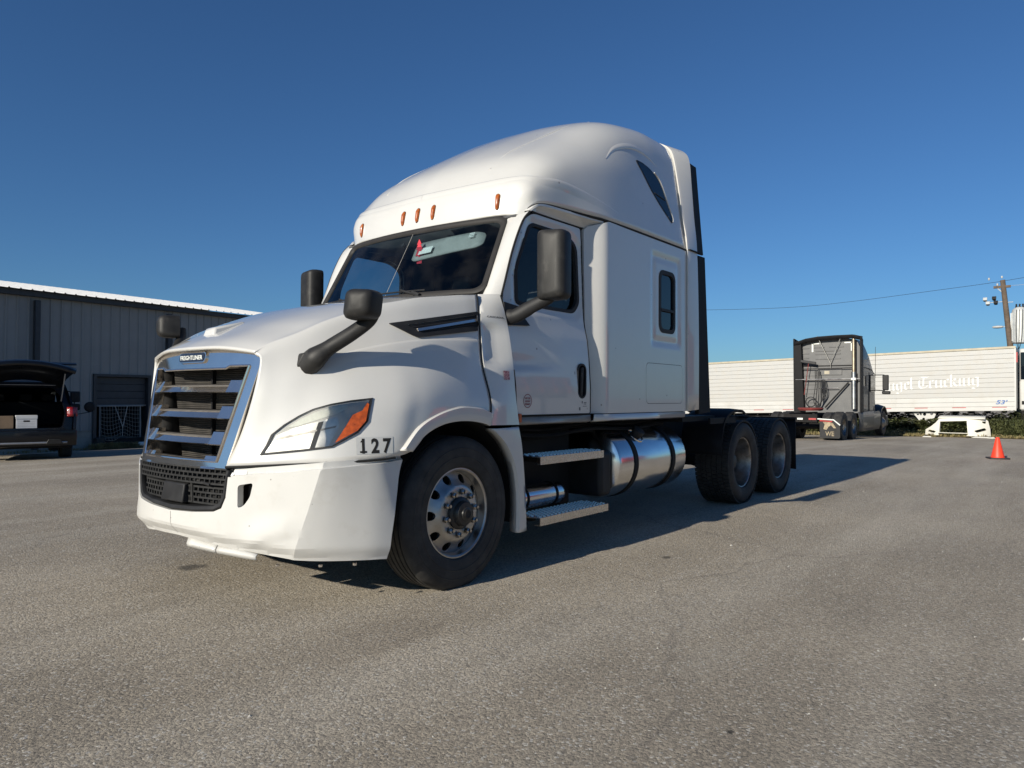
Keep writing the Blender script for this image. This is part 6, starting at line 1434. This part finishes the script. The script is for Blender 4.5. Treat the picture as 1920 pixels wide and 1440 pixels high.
# ================================================================== RED TRAILER beside the lot (mirrored in the white paint)
rt_ = thing('red_trailer', 'large red trailer mirrored in the white sleeper side and fuel tank', 'trailer', (14.5, -15.5, 0))
M['redp'] = pm('red_trailer_paint', (.55, .06, .05), .5, var=.1)
MB().box(0, 8.6, -2.5, 0, 1.15, 4.0).build('box', M['redp'], rt_, bevel=.02)
MB().box(.2, 8.4, -2.3, -.2, .95, 1.15).build('frame', M['dark'], rt_)
for k in range(9): MB().box(.2+k*1.0, .26+k*1.0, 0, .03, 1.2, 3.95).build('side_post', M['redp'], rt_)
for x in (1.2, 2.5):
    for y in (-.25, -2.25): MB().lathe([(.28, -.25), (.42, -.27), (.5, -.2), (.5, .2), (.42, .27), (.28, .25)], 32, 'y', (x, y, .5)).build('wheel', M['rubber'], rt_)
MB().box(6.8, 6.95, -.5, -.35, 0, 1.0).box(6.8, 6.95, -2.1, -1.95, 0, 1.0).build('landing_leg', M['dark'], rt_)

# ================================================================== WEEDS, GRASS, DEBRIS
M['weed'] = pm('weed_leaf', (.060, .085, .022), .7, var=.4, scale=1.5, c2=(.13, .135, .045))
M['dry'] = pm('dry_grass', (.22, .18, .08), .8, var=.3, scale=4)
def leaf(m, p, d, ln, w, droop=.3):
    d = Vector(d).normalized(); s = d.cross(Vector((0, 0, 1)));
    s = s.normalized()*w if s.length > .01 else Vector((w, 0, 0)); a = Vector(p); b2 = a+d*ln*.55; c = a+d*ln+Vector((0, 0, -droop*ln*.5))
    m.add([a, b2-s, c, b2+s], [(0, 1, 2, 3)])
def weeds(n, region, hfun, seed, blade=.6, big=1.0):
    rnd = random.Random(seed); m = MB()
    for _ in range(n):
        x, y = region(rnd); h = hfun(x, y, rnd); z = zg(x, y)
        if rnd.random() < blade:
            for k in range(4):
                a = rnd.uniform(0, 2*PI); t = rnd.uniform(.1, .5); leaf(m, (x+rnd.uniform(-.03, .03), y+rnd.uniform(-.03, .03), z), (math.cos(a)*t, math.sin(a)*t, 1), h*rnd.uniform(.6, 1), .008+.01*h, .4)
        else:
            for k in range(9):
                a = rnd.uniform(0, 2*PI); hz_ = rnd.uniform(.15, 1)*h; leaf(m, (x+math.cos(a)*.03, y+math.sin(a)*.03, z+hz_), (math.cos(a), math.sin(a), rnd.uniform(-.1, .7)), rnd.uniform(.07, .16)*big, rnd.uniform(.02, .045)*big, .5)
    return m
m1 = weeds(5200, lambda r: (31.4+abs(r.gauss(0, 2.0)), r.uniform(-9.5, 4.8)), lambda x, y, r: (.10+.75*sstep(-.3, -2.2, y)*min(1, (x-31.2)/1.3)+.25*min(1, (x-31.2)/2.0))*r.uniform(.5, 1.2), 3)
tag(m1.build('weeds', M['weed'], None, smooth=0, fix=False), 'green weeds growing along the lot edge under the trailer', 'weeds', kind='stuff')
m6 = weeds(9000, lambda r: (r.uniform(34.2, 39.0), r.uniform(-10, 13.5)), lambda x, y, r: r.uniform(.45, 1.05)*(1.15 if x > 37 else .8), 11, .15, 2.2)
tag(m6.build('underbrush', M['weed'], None, smooth=0, fix=False), 'shaded tall weeds under and behind the white trailer', 'weeds', kind='stuff')
m2 = weeds(2600, lambda r: (31.0+abs(r.gauss(0, 1.0)), r.uniform(-9, 6.5)), lambda x, y, r: r.uniform(.08, .26), 5, .95)
tag(m2.build('dry_grass', M['dry'], None, smooth=0, fix=False), 'dry grass tufts along the edge of the asphalt', 'grass', kind='stuff')
m3 = weeds(5000, lambda r: (r.uniform(24, 46), r.uniform(17, 36)), lambda x, y, r: r.uniform(.25, .6), 6, .8)
M['field'] = pm('field_grass', (.16, .19, .04), .8, var=.3, scale=.6, c2=(.26, .26, .07))
tag(m3.build('field_grass', M['field'], None, smooth=0, fix=False), 'sunlit green grass field beyond the lot', 'grass', kind='stuff')
gsoil = MB().grid([[(x, y, zg(x, y)+.035) for y in np.linspace(-14, 8, 40)] for x in np.linspace(31.6, 46, 24)], flip=True); tag(gsoil.build('soil_verge', M['soil'], None, fix=False), kind='structure')
gf = MB().grid([[(x, y, zg(x, y)+.012) for y in np.linspace(17.5, 60, 30)] for x in np.linspace(23, 70, 30)], flip=True); tag(gf.build('field', M['field'], None, fix=False), kind='structure')
# weeds at the foot of the warehouse
rb_ = random.Random(9); m4 = MB()
for _ in range(900):
    u = rb_.choice([rb_.uniform(-8, 6), rb_.gauss(1.0, .35)]); q = B0+BD*u+Vector((BD.y, -BD.x, 0))*rb_.uniform(.30, .55); z = zg(q.x, q.y)
    for k in range(4):
        a = rb_.uniform(0, 2*PI); leaf(m4, (q.x, q.y, z), (math.cos(a)*.4, math.sin(a)*.4, 1), rb_.uniform(.08, .35 if abs(u-1) < .8 else .16), .008, .5)
tag(m4.build('wall_weeds', M['dry'], None, smooth=0, fix=False), 'dry tufts along the foot of the warehouse wall', 'grass', kind='stuff')
# loose grit and pebbles on the asphalt
M['grit'] = pm('pale_grit', (.36, .34, .30), .9, var=.35, scale=1.2, c2=(.52, .50, .45))
rg_ = random.Random(21); m5 = MB()
for _ in range(700):
    d = rg_.uniform(1.6, 16)**1.0; a = R(rg_.uniform(2, 75)); x, y = -3.59+d*math.cos(a), -4.44+d*math.sin(a); s_ = rg_.uniform(.002, .0055)*(1+.06*d)*(2.2 if rg_.random() < .04 else 1)
    if -1.4 < x < 7.3 and -1.3 < y < 1.3: continue
    z = zg(x, y); pts = [(x+s_*math.cos(t+rg_.uniform(-.4, .4))*rg_.uniform(.7, 1.3), y+s_*math.sin(t)*rg_.uniform(.7, 1.3), z-.001) for t in np.linspace(0, 2*PI, 6)[:-1]]
    m5.add(pts+[(x+rg_.uniform(-.3, .3)*s_, y+rg_.uniform(-.3, .3)*s_, z+s_*rg_.uniform(.5, 1.1))], [(i, (i+1) % 5, 5) for i in range(5)])
tag(m5.build('grit', M['grit'], None, smooth=0), 'scattered pale grit on the asphalt', 'gravel', kind='stuff')
